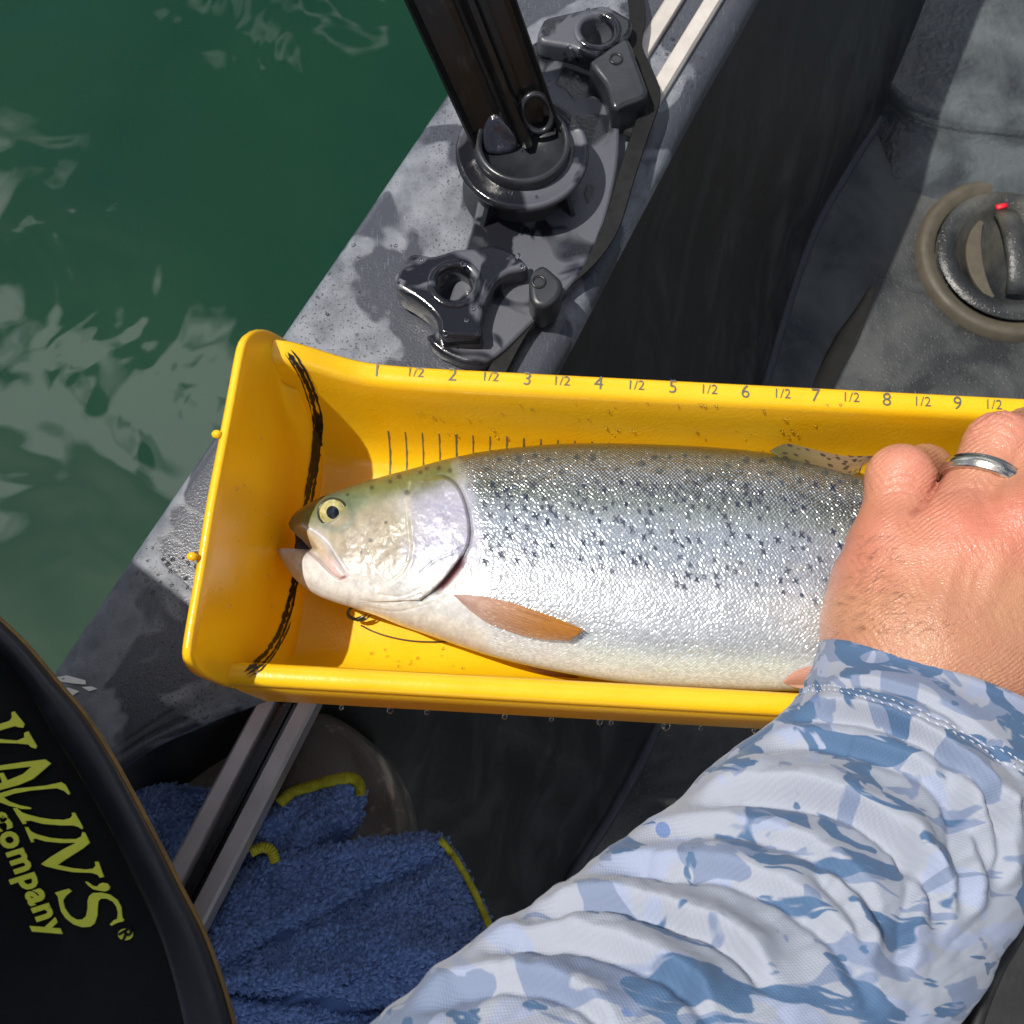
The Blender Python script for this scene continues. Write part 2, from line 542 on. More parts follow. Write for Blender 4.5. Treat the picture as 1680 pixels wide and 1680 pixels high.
for sgn in (-1, 1):
    a = np.linspace(-1.05, 1.05, 18)
    o = np.stack([hc[0] + sgn * (10 + 62 * np.cos(a)) * k * 1.0, hc[1] - 8 * k + 84 * k * np.sin(a)], 1)
    i_ = np.stack([hc[0] + sgn * (24 + 22 * np.cos(a)) * k, hc[1] - 8 * k + 78 * k * np.sin(a)], 1)[::-1]
    plate('finger_well', [np.vstack([o, i_])], zf + 0.0005, 0.0018, 0.0004, M_tan, kayak)
pts = np.stack([hc[0] + np.zeros(9), hc[1] + np.linspace(-74, 74, 9) * k, zf + 0.004 + 0.010 * np.sin(np.linspace(0, PI, 9)) ** 0.6], 1)
V, F = sweep_vf(pts, circ(20 * k, 12, 0.004))
mesh('grip_bar', V, F, M_floor, kayak)
b = W(1643, 339, zf + .007)
V, F = sweep_vf(np.array([b + [-.0042, -.0008, 0], b + [0, 0, .0006], b + [.0042, .0012, 0]]), circ(.0021, 8, .0012))
mesh('red_tag', V, F, M_red, kayak)

# round lid under the towel, lower left
t = Mat('worn_brown_black_lid', rough=0.32)
c = t.coord()
n1 = t.noise(c, 34, 6, 0.7, 1.2)
t.set('Base Color', t.mix(t.rng(n1, 0.56, 0.68), srgb(104, 99, 94), srgb(176, 168, 152)))
t.set('Roughness', t.rng(n1, 0.4, 0.6, 0.25, 0.5)); t.bump(n1, 0.3, 0.002)
M_lid = t.m
zl = -0.062
lc = W(432, 1390, zl); k = np.linalg.norm(W(433, 1390, zl) - lc)
ring_lathe('storage_lid', lc[0], lc[1], [(238 * k, zl - .05), (238 * k, zl - .006), (234 * k, zl - .001), (226 * k, zl + .001), (214 * k, zl - .001), (150 * k, zl + .002), (0.0005, zl + .006)], M_lid, kayak, 96)

# gear track let into the gunwale, upper right
def rail(name, a, b, z, halfw, h, mat_r, mat_s, parent, z2=None):
    """slotted rail from pixel a to pixel b: two lips, a floor and the dark slot between"""
    z2 = z if z2 is None else z2
    A, B = W(a[0], a[1], z), W(b[0], b[1], z2)
    P = A + (B - A) * np.linspace(0, 1, 12)[:, None]
    w = halfw
    for s in (-1, 1):
        prof = np.array([(0.36 * w, -h * .35), (0.36 * w, -.0008), (0.40 * w, 0), (0.9 * w, 0.0003), (w, -.0012), (w, -h), (0.36 * w, -h)])
        prof = prof * [s, 1]
        if s < 0: prof = prof[::-1]
        V, F = sweep_vf(P, prof)
        o = mesh(name, V, F, mat_r, parent, smoothed=False)
    V, F = sweep_vf(P - [0, 0, h * .75], np.array([(-.37 * w, -.001), (.37 * w, -.001), (.37 * w, .001), (.1 * w, .0008), (.06 * w, .0022), (-.06 * w, .0022), (-.1 * w, .0008), (-.37 * w, .001)])[::1])
    mesh('track_slot', V, F, mat_s, parent, smoothed=False)
rail('track_lip', (1192, -90), (1010, 205), -0.0165, 0.0118, 0.008, plain('pale_track_aluminium', srgb(190, 183, 176), 0.45, 0.25, 0.08), M_slot, kayak)

# the loose aluminium rail of the seat frame, lower left
A, B = W(500, 1120, -0.035), W(250, 1560, -0.02)
seat_rail = thing('slotted_rail', 'grey aluminium rail with black slot leaning under the yellow tray beside blue towel', 'rail', (A + B) / 2)
rail('rail_lip', (502, 1090), (232, 1610), -0.030, 0.0108, 0.012, M_alu, M_slot, seat_rail, -0.022)

# black strap that bends over the bracket
sp = spline([(1030, -60), (1046, 20), (1040, 74), (1056, 116), (1070, 158), (1050, 221), (1026, 295), (1003, 369), (973, 417), (932, 456), (893, 492), (850, 546), (800, 640)], 90)
zz = np.interp(np.arange(90), [0, 20, 36, 50, 89], [-0.010, -0.009, -0.009, -0.012, -0.0145])
P = W(sp[:, 0], sp[:, 1], zz)
V, F = sweep_vf(P, np.array([(-.0034, -.0006), (.0034, -.0006), (.0038, 0), (.0034, .0006), (-.0034, .0006), (-.0038, 0)]))
tag(mesh('strap', V, F, plain('black_webbing', srgb(12, 12, 14), 0.65, var=0.3, scale=500, spec=.25), None, smoothed=False), 'narrow black strap curving over the gunwale past the rod holder bracket', 'strap')

plate('added_block', [q[:, :2]], -.145, .025, .012, M_block, kayak, 4)  # black block added to darken the lower right corner
sl_ = spline([(1690, 1500), (1640, 1580), (1600, 1680), (1570, 1800)], 20)
tube('added_block_welt', W(sl_[:, 0], sl_[:, 1], -.118), .0035, M_block, kayak, 8)
# worn scrapes on the gunwale corner, their glare painted in as white
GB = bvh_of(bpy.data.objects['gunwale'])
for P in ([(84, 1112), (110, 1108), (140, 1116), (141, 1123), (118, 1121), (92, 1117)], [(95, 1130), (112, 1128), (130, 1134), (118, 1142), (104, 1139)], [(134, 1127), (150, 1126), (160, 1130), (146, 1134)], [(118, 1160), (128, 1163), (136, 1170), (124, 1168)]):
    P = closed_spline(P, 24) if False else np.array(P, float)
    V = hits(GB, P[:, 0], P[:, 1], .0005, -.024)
    mesh('glare_scrape', V, [tuple(range(len(V)))[::-1]], plain('white_glare_scuff', srgb(226, 226, 224), .5) if 'white_glare_scuff' not in bpy.data.materials else bpy.data.materials['white_glare_scuff'], kayak)
# ------------------------------------------------------------------ rod holder on its bracket
t = Mat('wet_black_plastic', rough=0.22)
c = t.coord()
wet = t.rng(t.noise(c, 38, 3, 0.55, 0.7), 0.47, 0.52)
t.set('Base Color', t.mix(wet, srgb(28, 29, 35), srgb(74, 76, 84)))
t.set('Roughness', t.rng(wet, 0, 1, 0.12, 0.45))
t.bump(t.math('ADD', t.math('MULTIPLY', wet, -1.0), t.noise(c, 700, 3, 0.6)), 0.2, 0.0004)
M_brk = t.m
t = Mat('dusty_black_post', rough=0.35)
c = t.coord('Object', (1, 1, 0.25))
dust = t.rng(t.noise(c, 170, 6, 0.75, 0.5), 0.56, 0.74)
t.set('Base Color', t.mix(t.math('MULTIPLY', dust, 0.5), srgb(18, 18, 20), srgb(60, 58, 56)))
t.set('Roughness', t.rng(dust, 0, 1, 0.28, 0.6)); t.bump(t.noise(c, 500, 4, 0.6), 0.15, 0.0005)
M_post = t.m

rh = thing('rod_holder', 'black rod holder post in round socket bolted onto a two lobed bracket', 'rod holder', W(858, 262, -0.02))
def circ_px(cx, cy, rx, ry, n=36):
    a = np.linspace(0, 2 * PI, n, endpoint=False)
    return np.stack([cx + rx * np.cos(a), cy + ry * np.sin(a)], 1)
def pxloop(P, z):
    P = np.asarray(P, float)
    return W(P[:, 0], P[:, 1], z)[:, :2]
def closed_spline(P, n):
    P = np.asarray(P, float)
    Q = np.vstack([P[-2:], P, P[:2]])
    o = spline(Q, n * 2)
    d0 = np.argmin(np.linalg.norm(o - P[0], axis=1)[:n]); 
    d1 = n + np.argmin(np.linalg.norm(o[n:] - P[0], axis=1))
    return spline(o[d0:d1 + 1][:-1], n)
# lower lobe
zt = -0.001
low = [(648, 461), (670, 419), (692, 416), (711, 419), (748, 408), (773, 406), (807, 400), (836, 410), (856, 424), (866, 440), (829, 450), (804, 478), (791, 517), (792, 545), (785, 553), (725, 549), (718, 527), (703, 507), (677, 487), (655, 474)]
plate('bracket_lobe', [pxloop(closed_spline(low, 70), zt), pxloop(circ_px(746, 465, 31, 27), zt)[::-1]], zt - 0.0085, 0.0085, 0.002, M_brk, rh, 3)
up = [(882, 56), (890, 36), (898, 28), (930, 20), (962, 13), (993, 8), (1022, 22), (1037, 34), (1033, 57), (1010, 75), (993, 83), (977, 92), (938, 78), (905, 72), (888, 68)]
plate('bracket_lobe', [pxloop(closed_spline(up, 60), zt), pxloop(circ_px(980, 50, 27, 23), zt)[::-1]], zt - 0.0085, 0.0085, 0.002, M_brk, rh, 3)
# hole collars with a raised wet lip and the screw seen at the bottom
M_screw = plain('pale_screw_head', srgb(206, 200, 190), 0.35, 0.3)
for (x, y, r) in ((746, 465, 31), (980, 50, 27)):
    c0 = W(x, y, zt); kk = np.linalg.norm(W(x + 1, y, zt) - c0)
    ring_lathe('hole_collar', c0[0], c0[1], [(r * 1.5 * kk, zt - .001), (r * 1.46 * kk, zt + .0006), (r * 1.28 * kk, zt + .0010), (r * 1.04 * kk, zt + .0006), (r * 0.97 * kk, zt - .002), (r * 0.92 * kk, zt - .017), (0.0003, zt - .0175)], M_brk if r > 30 else M_brk, rh, 40)
    s0 = c0 + np.array([0.0022, -0.0012, -.0155])
    ring_lathe('screw_head', s0[0], s0[1], [(0.0032, s0[2] - .001), (0.0031, s0[2] + .0004), (0.0022, s0[2] + .0011), (0.0002, s0[2] + .0013)], M_screw, rh, 20)
# low web joining both lobes under the flange
zb = -0.0155
webp = [(700, 560), (720, 545), (760, 430), (775, 380), (790, 300), (800, 200), (850, 110), (885, 75), (960, 95), (1004, 170), (1014, 190), (1012, 280), (985, 390), (940, 470), (880, 530), (800, 600), (735, 590)]
plate('bracket_web', [pxloop(closed_spline(webp, 70), zb)], zb, 0.004, 0.0015, M_brk, rh)
# clamp knobs at the right of each lobe
for (P, hx, hy) in (([(868, 470), (873, 446), (890, 434), (908, 446), (923, 463), (918, 486), (896, 503), (874, 497)], 884, 462),
                    ([(969, 103), (985, 88), (1010, 70), (1031, 62), (1045, 98), (1058, 133), (1063, 156), (1030, 170), (1006, 178), (995, 140)], 1011, 96)):
    pl = plate('clamp_knob', [pxloop(closed_spline(P, 30), 0.002)], -0.008, 0.010, 0.0022, M_black, rh, 3)
    h0 = W(hx, hy, 0.0024)
    ring_lathe('knob_recess', h0[0], h0[1], [(0.0031, 0.0021), (0.0029, 0.0027), (0.0022, 0.0026), (0.0018, 0.0012), (0.0001, 0.0010)], M_slot, rh, 18)
# riser, flange and socket
fc = W(857, 247, 0.008)
ring_lathe('riser', fc[0], fc[1], [(0.026, -0.019), (0.0225, -0.014), (0.0195, 0.0), (0.0195, 0.005)], M_black, rh, 48)
for a in (-2.2, -0.7, 0.5, 2.6):
    d = np.array([math.cos(a), math.sin(a), 0])
    V, F = sweep_vf(np.array([fc * [1, 1, 0] + d * .019 + [0, 0, .003], fc * [1, 1, 0] + d * .027 + [0, 0, -.017]]), np.array([(-.001, -.001), (.001, -.001), (.001, .004), (-.001, .004)]))
    mesh('riser_rib', V, F, M_black, rh, smoothed=False)
ring_lathe('flange', fc[0], fc[1], [(0.0195, 0.0035), (0.0262, 0.0038), (0.0275, 0.0052), (0.0278, 0.0068), (0.0270, 0.0082), (0.0258, 0.0084), (0.0250, 0.0078), (0.0190, 0.0078), (0.0185, 0.0080)], M_brk, rh, 80)
ring_lathe('socket', fc[0], fc[1] + .001, [(0.0202, 0.0078), (0.0200, 0.0120), (0.0192, 0.0135), (0.0176, 0.0135), (0.0168, 0.0120), (0.0165, 0.006), (0.0003, 0.006)], M_black, rh, 64)
# the post: a fluted profile that leans back over the water
b0 = W(851, 232, 0.006); b1 = W(757, 0, 0.062)
ax = (b1 - b0) / np.linalg.norm(b1 - b0)
P = b0 + ax * np.linspace(0, 1.75 * np.linalg.norm(b1 - b0), 26)[:, None]
vd = CAM - b0; rt = np.cross(vd, ax); rt /= np.linalg.norm(rt); fr = np.cross(ax, rt)
if rt[0] < 0: rt = -rt
if fr[2] < 0: fr = -fr
prof = np.array([(-1, .30), (-.95, .36), (-.90, .30), (-.84, .02), (-.70, -.03), (-.30, -.05), (-.17, .0), (-.13, .16), (-.06, .20), (.02, .16), (.05, .34), (.10, .42), (.22, .42), (.27, .34), (.31, .02), (.44, -.03), (.76, -.03), (.87, .02), (.93, .28), (.97, .33), (1, .28), (1, -.45), (.62, -.85), (-.62, -.85), (-1, -.45)]) * 0.0182
n, kp = len(P), len(prof)
sc = 1 + 0.10 * np.linspace(0, 1, n)
V = P[:, None, :] + sc[:, None, None] * (prof[None, :, 0:1] * rt + prof[None, :, 1:2] * fr)
F = [tuple(f) for f in gfaces(n, kp, True)] + [tuple(range(kp))[::-1], tuple(range((n - 1) * kp, n * kp))]
po = mesh('post', V.reshape(-1, 3), F, M_post, rh, smoothed=False)
# wet web that closes the foot of the left flute, and the ring round the right one
q = b0 + ax * 0.012
def onpost(a, l, f): return b0 + ax * l + rt * a * .0182 + fr * f * .0182
foot = [onpost(-.86, .004, .30), onpost(-.7, .0015, .34), onpost(-.4, -.001, .36), onpost(-.1, -.001, .36), onpost(.04, .002, .34), onpost(-.02, .009, .30), onpost(-.12, .014, .2), onpost(-.3, .0165, .1), onpost(-.5, .015, .1), onpost(-.7, .010, .2)]
C0 = np.mean(foot, 0) - fr * .003
V = np.vstack([[C0], foot, [p - fr * .007 for p in foot]])
nF = len(foot)
F = [(0, 1 + i, 1 + (i + 1) % nF) for i in range(nF)] + [(1 + i, 1 + nF + i, 1 + nF + (i + 1) % nF, 1 + (i + 1) % nF) for i in range(nF)]
t = Mat('glossy_wet_plastic', base=srgb(40, 42, 50), rough=0.06); t.bump(t.noise(t.coord(), 260, 2, 0.5), 0.3, 0.001); M_gloss = t.m
o = mesh('foot_web', V, F, M_gloss, rh); subdivide_smooth(o, 2)
a = np.linspace(0, 2 * PI, 25)
rp = np.array([onpost(.62 + .33 * math.cos(x), .010 + .0085 * math.sin(x), .16) for x in a])
V, F = sweep_vf(rp, circ(.0013, 8), caps=False); mesh('foot_ring', V, F, M_black, rh)
# clinging drops
M_drop = Mat('water_drop', base=(1, 1, 1), rough=0.0); M_drop.set('Transmission Weight', 1.0); M_drop.set('IOR', 1.33); M_drop = M_drop.m
def drops(name, P, R, parent, flat=0.55):
    VV, FF, off = [], [], 0
    for p, r in zip(P, R):
        th = np.linspace(0, PI, 7); ph = np.linspace(0, 2 * PI, 12, endpoint=False)
        v = np.stack([r * np.sin(th)[:, None] * np.cos(ph), r * np.sin(th)[:, None] * np.sin(ph), flat * r * np.cos(th)[:, None] + 0 * ph], -1).reshape(-1, 3) + p
        VV.append(v); FF.append(gfaces(7, 12, True, off)); off += len(v)
    o = mesh(name, np.vstack(VV), np.vstack(FF), M_drop, parent, flip=True); o['kind'] = 'stuff'; return o
dp = [(842, 298), (838, 316), (880, 322), (965, 17), (985, 24), (936, 77), (850, 420), (857, 437), (760, 433), (690, 425), (765, 525), (730, 548), (775, 505)]
drops('water_drops', [W(x, y, z) for (x, y), z in zip(dp, [.012, .0085, .0085, .0, .0, .0, 0, 0, .001, 0, 0, -.001, 0])], [.0011, .0009, .0007, .0013, .0011, .0008, .0013, .0012, .0012, .001, .0009, .0011, .0009], rh)
# ------------------------------------------------------------------ yellow measuring tray
t = Mat('yellow_moulded_plastic', rough=0.26)
c = t.coord()
n1 = t.noise(c, 45, 4, 0.6)
grime = t.rng(t.noise(c, 60, 6, 0.7, 0.6), 0.60, 0.78)
yb = t.mix(t.rng(n1, 0.3, 0.7), srgb(255, 202, 16), srgb(255, 212, 34))
yb = t.mix(t.math('MULTIPLY', grime, 0.22), yb, srgb(176, 110, 20))
t.set('Base Color', yb)
t.set('Roughness', t.rng(n1, 0.3, 0.7, 0.18, 0.27))
nb = t.bump(t.noise(c, 700, 3, 0.6), 0.26, 0.0005)
tr = t.nt.nodes.new('ShaderNodeBsdfTranslucent'); tr.inputs['Color'].default_value = (1.0, 0.52, 0.012, 1)
mx = t.nt.nodes.new('ShaderNodeMixShader'); mx.inputs[0].default_value = 0.28
t.nt.links.new(t.b.outputs[0], mx.inputs[1]); t.nt.links.new(tr.outputs[0], mx.inputs[2]); t.nt.links.new(mx.outputs[0], t.out.inputs['Surface'])
t.set('Coat Weight', .5); t.set('Coat Roughness', .32)
M_yel = t.m
t = Mat('black_marker_ink', rough=0.35)
t.set('Base Color', t.mix(t.rng(t.noise(t.coord(), 700, 4, 0.7), 0.62, 0.7), srgb(28, 25, 24), srgb(120, 92, 40)))
M_ink = t.m
M_print = plain('grey_printed_ink', srgb(84, 92, 84), 0.4, var=0.2, scale=900, bumpst=0)

tray = thing('measuring_tray', 'bright yellow fish measuring tray with inch numerals lying across the kayak gunwale', 'measuring tray', W(500, 850, 0))
ZR = 0.045
fa = W(600, 597, ZR); fb = W(1600, 648.5, ZR)
ta = (fb - fa) / np.linalg.norm(fb - fa)                    # along the tray
tc = np.array([ta[1], -ta[0], 0])                           # across, towards the viewer
nb_ = W(840, 1148, ZR)
WD = float((nb_ - fa) @ tc)
def TP(u, v, z):
    u = np.asarray(u, float); v = np.asarray(v, float); z = np.asarray(z, float)
    p = fa + u[..., None] * ta + v[..., None] * tc
    p[..., 2] = z
    return p
# the leaning end plane through the floor line and the far rim
p1, p2, p3 = W(516, 745, 0), W(484, 950, 0), W(462, 574, .046)
en = np.cross(p2 - p1, p3 - p1); en /= np.linalg.norm(en)
if en[0] < 0: en = -en
def u_end(v, z):
    """where a line along the tray at (v, z) meets the end plane"""
    p = TP(np.zeros_like(v), v, z)
    return ((p1 - p) @ en) / (ta @ en)
def end_hit(px, py, off=0.0):
    d = ray(px, py)
    tt = ((p1 + en * off - CAM) @ en) / (d @ en)
    return CAM + tt[..., None] * d
inner = np.array([(0, .0412), (0, .0440), (.0008, .0450), (.0030, .0453), (.0062, .0450), (.0076, .0440), (.0084, .0420), (.0100, .034), (.0125, .022), (.0152, .012), (.0180, .0062), (.0215, .0026), (.0260, .0008), (.0310, .0002)])
near = np.array([(WD - .026, .0002), (WD - .020, .0008), (WD - .015, .0030), (WD - .011, .0085), (WD - .0090, .020), (WD - .0082, .036), (WD - .0076, .0425), (WD - .0066, .0446), (WD - .0045, .0453), (WD - .0018, .0452), (WD - .0006, .0444), (WD, .0432), (WD, .0412)])
flo = np.stack([np.linspace(.036, WD - .032, 12), np.zeros(12)], 1)
prof_in = np.vstack([inner, flo, near])
und = np.array([(WD - .0003, .0402), (WD + .0004, .0392), (WD + .0008, .030), (WD + .0008, .010), (WD - .0004, .002), (WD - .006, -.0022), (WD - .024, -.0030), (.024, -.0030), (.013, .004), (.0085, .020), (.0068, .0385), (.0010, .0404)])
prof = np.vstack([prof_in, und]); ni = len(prof_in)
LU = 0.42
us = np.r_[0, np.linspace(0.004, 0.05, 14), np.linspace(0.06, LU, 60)]
u0 = u_end(prof[:, 0], np.minimum(prof[:, 1], .05))
fl = (prof[:, 0] < WD * .3) * smooth(.02, .044, prof[:, 1])
V = []
for s in us:
    uu = u0 + (LU - u0) * (s / LU)
    rise = 0.013 * (1 - smooth(0, 0.034, s)) ** 1.4 * fl
    nar = -0.002 * (1 - smooth(0, 0.05, s)) * fl
    V.append(TP(uu, prof[:, 0] + nar, prof[:, 1] + rise))
V = np.array(V)
TRO = V
o_tr = mesh('trough', V.reshape(-1, 3), gfaces(len(us), len(prof), True), M_yel, tray, flip=False)
# end panel: outline from the photograph laid on the leaning plane
outl = [(475, 566), (464, 556), (450, 549), (432, 544), (414, 548), (402, 562), (395, 590), (384, 650), (368, 735), (350, 830), (334, 930), (320, 1010), (312, 1060), (312, 1082), (322, 1100), (340, 1112), (366, 1121), (395, 1128), (425, 1136)]
ol = spline(outl, 70)
T_in = end_hit(ol[:, 0], ol[:, 1])
j = np.linspace(0, ni - 1, 70); jin = np.stack([np.interp(j, np.arange(ni), V[0, :ni, k]) for k in range(3)], 1)
jl = np.r_[0, np.cumsum(np.linalg.norm(np.diff(V[0, :ni], axis=0), axis=1))]
sq = np.linspace(0, jl[-1], 70)
J_in = np.stack([np.interp(sq, jl, V[0, :ni, k]) for k in range(3)], 1)
lift = en * 0.0
rows = []
nf = 16
for f in np.linspace(0, 1, nf):
    P = J_in * (1 - f) + T_in * f
    rows.append(P + en * 0.0006 + en * 0.004 * (1 - smooth(0, 0.22, f)) * (J_in[:, 2:3] < .04))
A_ = rows[-1]
rows.append(A_ - en * 0.0004 + (A_ - rows[-2]) / (np.linalg.norm(A_ - rows[-2], axis=1)[:, None]) * .0007)
rows.append(A_ - en * 0.0018 + (A_ - rows[-3]) / (np.linalg.norm(A_ - rows[-3], axis=1)[:, None]) * .0009)
rows.append(A_ - en * 0.0030)
for f in np.linspace(0.9, 0, 6):
    P = J_in * (1 - f) + T_in * f
    rows.append(P - en * 0.0030)
G = np.stack(rows, 1)
o_ep = mesh('end_panel', G.reshape(-1, 3), gfaces(70, G.shape[1]), M_yel, tray, flip=True)
# two small moulded pegs behind the panel
for (x, y) in ((371, 713), (331, 914)):
    c1 = end_hit(np.array(x), np.array(y)) - en * .003
    dr = W(x - 10, y + 1, c1[2] - .004) - c1
    P = c1 + dr * np.array([[-.3], [.3], [.8], [1.05]])
    V_, F_ = sweep_vf(P, circ(.0015, 12, .0013), [1, 1, .85, .35]); mesh('peg', V_, F_, M_yel, tray)
TB = bvh_of(o_tr, o_ep)
# marker line scrawled along the joint of panel and trough
jm = spline([(474, 576, .046), (486, 592, .043), (503, 622, .036), (516, 660, .023), (523, 700, .010), (519, 750, .004), (511, 800, .003), (501, 850, .003), (493, 900, .003), (485, 950, .003), (477, 990, .0035), (466, 1025, .005), (448, 1062, .011), (424, 1089, .023), (402, 1104, .038)], 240)
def ribbon(name, off, w0, seed, a=0.0, b=1.0):
    P = jm[int(a * 239):int(b * 239) + 1]
    d = np.gradient(P[:, :2], axis=0); d /= np.linalg.norm(d, axis=1)[:, None]
    nn = np.stack([-d[:, 1], d[:, 0]], 1)
    k = np.arange(len(P))
    w1 = w0 * (1 + .8 * fbm(k * .45, k * 0 + seed, seed, 3)); w2 = w0 * (1 + .8 * fbm(k * .45, k * 0 + seed, seed + 9, 3))
    w1 = np.maximum(w1 * smooth(-1, 5, k) * smooth(-1, 8, len(P) - k), .3); w2 = np.maximum(w2 * smooth(-1, 5, k) * smooth(-1, 8, len(P) - k), .3)
    o = off + 1.5 * fbm(k * .05, k * 0 + seed + 3, seed + 5, 2)
    L = P[:, :2] + nn * (o + w1)[:, None]; R = P[:, :2] + nn * (o - w2)[:, None]
    f = np.linspace(0, 1, 5)
    V = np.stack([hits(TB, L[:, 0] * (1 - q) + R[:, 0] * q, L[:, 1] * (1 - q) + R[:, 1] * q, .0004) for q in f], 1)
    return mesh(name, V.reshape(-1, 3), gfaces(len(P), 5), M_ink, tray, flip=True)
ribbon('marker_line', 3.0, 3.4, 3); ribbon('marker_line', -4.5, 2.0, 8, 0.0, 1.0); ribbon('marker_line', 7.5, 1.6, 21, .2, .45); ribbon('marker_line', 0, 5.0, 12, .20, .40); ribbon('marker_line', 9, 1.0, 31, .0, .2); ribbon('marker_line', -9, 1.2, 37, .8, 1.)
# printed scale: ticks every quarter inch on the bend and floor
INCH = 119 / 4685.0
xi = W(618, 608, ZR); u_1 = float((xi - fa) @ ta)
t_v = np.array([.0140, .0157, .0175, .0205, .0240, .0280, .033, .042])
t_z = np.interp(t_v, inner[:, 0], inner[:, 1]); t_z[t_v > .03] = .0002
VV, FF = [], []
tick0 = float((W(641, 712, .009) - fa) @ ta)
for k in range(46):
    uk = tick0 + k * INCH / 4
    half = .00022 if k % 4 else .00028
    L = TP(np.full(8, uk - half), t_v, t_z + .00025); R = TP(np.full(8, uk + half), t_v, t_z + .00025)
    VV.append(np.stack([L, R], 1).reshape(-1, 3)); FF.append(gfaces(8, 2, False, 16 * k))
mesh('ruler_ticks', np.vstack(VV), np.vstack(FF), M_print, tray, smoothed=False)
ang = math.atan2(ta[1], ta[0])
nums = [('1', 618, 608), ('1/2', 681, 611), ('2', 742, 615), ('1/2', 804, 618), ('3', 865, 622), ('1/2', 921, 625), ('4', 982, 629), ('1/2', 1043, 632), ('5', 1104, 635), ('1/2', 1163, 639), ('6', 1223, 643), ('1/2', 1283, 646), ('7', 1338, 649), ('1/2', 1396, 652), ('8', 1455, 656), ('1/2', 1513, 659), ('9', 1571, 662), ('1/2', 1630, 664), ('10', 1690, 667), ('1/2', 1748, 670), ('11', 1806, 673)]
for s, x, y in nums:
    p = W(x, y, .0454)
    v_ = float((p - fa) @ tc)
    z = np.interp(v_, inner[:, 0], inner[:, 1]) + .0004
    M4 = Matrix.Translation(W(x, y, max(z, .0440))) @ Matrix.Rotation(ang, 4, 'Z') @ Matrix.Rotation(0.12, 4, 'X')
    text_mesh('numeral', s, .0068 if '/' not in s else .0050, M4, M_print, tray, bold=-0.00005, ext=.00008)
# beads of water hanging under the near lip
wx = [(1093, 1183), (984, 1178), (1003, 1178), (828, 1169), (1240, 1189), (560, 1158), (640, 1160), (905, 1174), (700, 1164), (1150, 1186)]
drops('water_drops', [TP(float((W(x, y, 0.) - fa) @ ta), WD + .0004, -.0012) for i, (x, y) in enumerate(wx)], [.0017, .0011, .0009, .0010, .0013, .0009, .0012, .0008, .0009, .0008], tray, 0.7)
# thread of fishing line and the hook under the jaw
t = Mat('dark_line', base=srgb(48, 40, 30), rough=0.4); M_line = t.m
lp = spline([(592, 1026), (612, 1036), (640, 1045), (672, 1051), (705, 1053), (740, 1052), (775, 1047)], 40)
tag(tube('fishing_line', W(lp[:, 0], lp[:, 1], .0012), .00028, M_line, None, 6), 'short dark curved thread of fishing line lying on yellow tray floor below the gills', 'fishing line')
hk = spline([(597, 985, .012), (583, 992, .010), (573, 1001, .009), (571, 1008, .008), (577, 1014, .007), (590, 1017, .006), (601, 1015, .006), (608, 1009, .007)], 50)
M_hook = plain('blued_steel_hook', srgb(70, 72, 66), 0.2, 0.9)
HKP = W(hk[:, 0], hk[:, 1], hk[:, 2])
hook = thing('fish_hook', 'small dark steel fish hook poking out beneath the trout lower jaw', 'hook', HKP[10])
V_, F_ = sweep_vf(HKP, circ(.00062, 8), np.r_[np.ones(40), np.linspace(1, .15, 10)]); mesh('hook_bend', V_, F_, M_hook, hook)
b = spline([(585, 1017, .0062), (594, 1012, .0066), (603, 1007, .0075)], 10)
V_, F_ = sweep_vf(W(b[:, 0], b[:, 1], b[:, 2]), circ(.0009, 8, .0006), np.linspace(1, .1, 10)); mesh('barb', V_, F_, M_hook, hook)
# ------------------------------------------------------------------ trout
TOP = np.array([(476, 853), (482, 843), (495, 833), (515, 821), (538, 811), (574, 798), (626, 782), (675, 769), (725, 755), (790, 741), (855, 733), (921, 728), (1000, 727), (1080, 729), (1160, 733), (1240, 740), (1300, 749), (1360, 762), (1420, 778), (1480, 794), (1560, 812), (1700, 838), (1850, 860), (2000, 890), (2120, 905)], float)
BOT = np.array([(455, 904), (462, 918), (474, 938), (486, 952), (502, 966), (525, 979), (551, 989), (577, 997), (620, 1011), (659, 1027), (700, 1041), (734, 1053), (800, 1075), (870, 1093), (940, 1107), (1020, 1120), (1100, 1127), (1200, 1132), (1300, 1134), (1420, 1132), (1560, 1110), (1700, 1075), (1850, 1040), (2000, 1030), (2120, 1040)], float)
X_H = 640.0
def topy(x): return np.interp(x, TOP[:, 0], TOP[:, 1])
def boty(x): return np.interp(x, BOT[:, 0], BOT[:, 1])
NT = 430
tt = (1 - np.cos(np.linspace(0, PI, NT))) / 2 * 0.55 + np.linspace(0, 1, NT) * 0.45
def cut(P, x):
    Q = spline(P, 1500)
    Q = Q[:np.argmax(Q[:, 0] > x)]
    return np.vstack([Q, [x, np.interp(x, P[:, 0], P[:, 1])]])
def resamp(Q, n):
    L = np.r_[0, np.cumsum(np.linalg.norm(np.diff(Q, axis=0), axis=1))]
    s = np.linspace(0, L[-1], n)
    return np.stack([np.interp(s, L, Q[:, k]) for k in range(Q.shape[1])], 1)
NH = 190
Tc = resamp(cut(TOP, X_H), NH); Bc = resamp(cut(BOT, X_H), NH)
front = np.array([(476, 853), (473, 858), (475, 866), (484, 876), (496, 886), (504, 895), (509, 900), (503, 901.5), (492, 901), (480, 900), (468, 899.5), (459, 900), (455, 904)], float)
ft = np.array([0, .05, .12, .22, .32, .40, .47, .53, .62, .74, .86, .95, 1.0])
Fr = np.stack([np.interp(tt, ft, front[:, k]) for k in (0, 1)], 1)
Vr = np.stack([np.full(NT, X_H), topy(X_H) + tt * (boty(X_H) - topy(X_H))], 1)
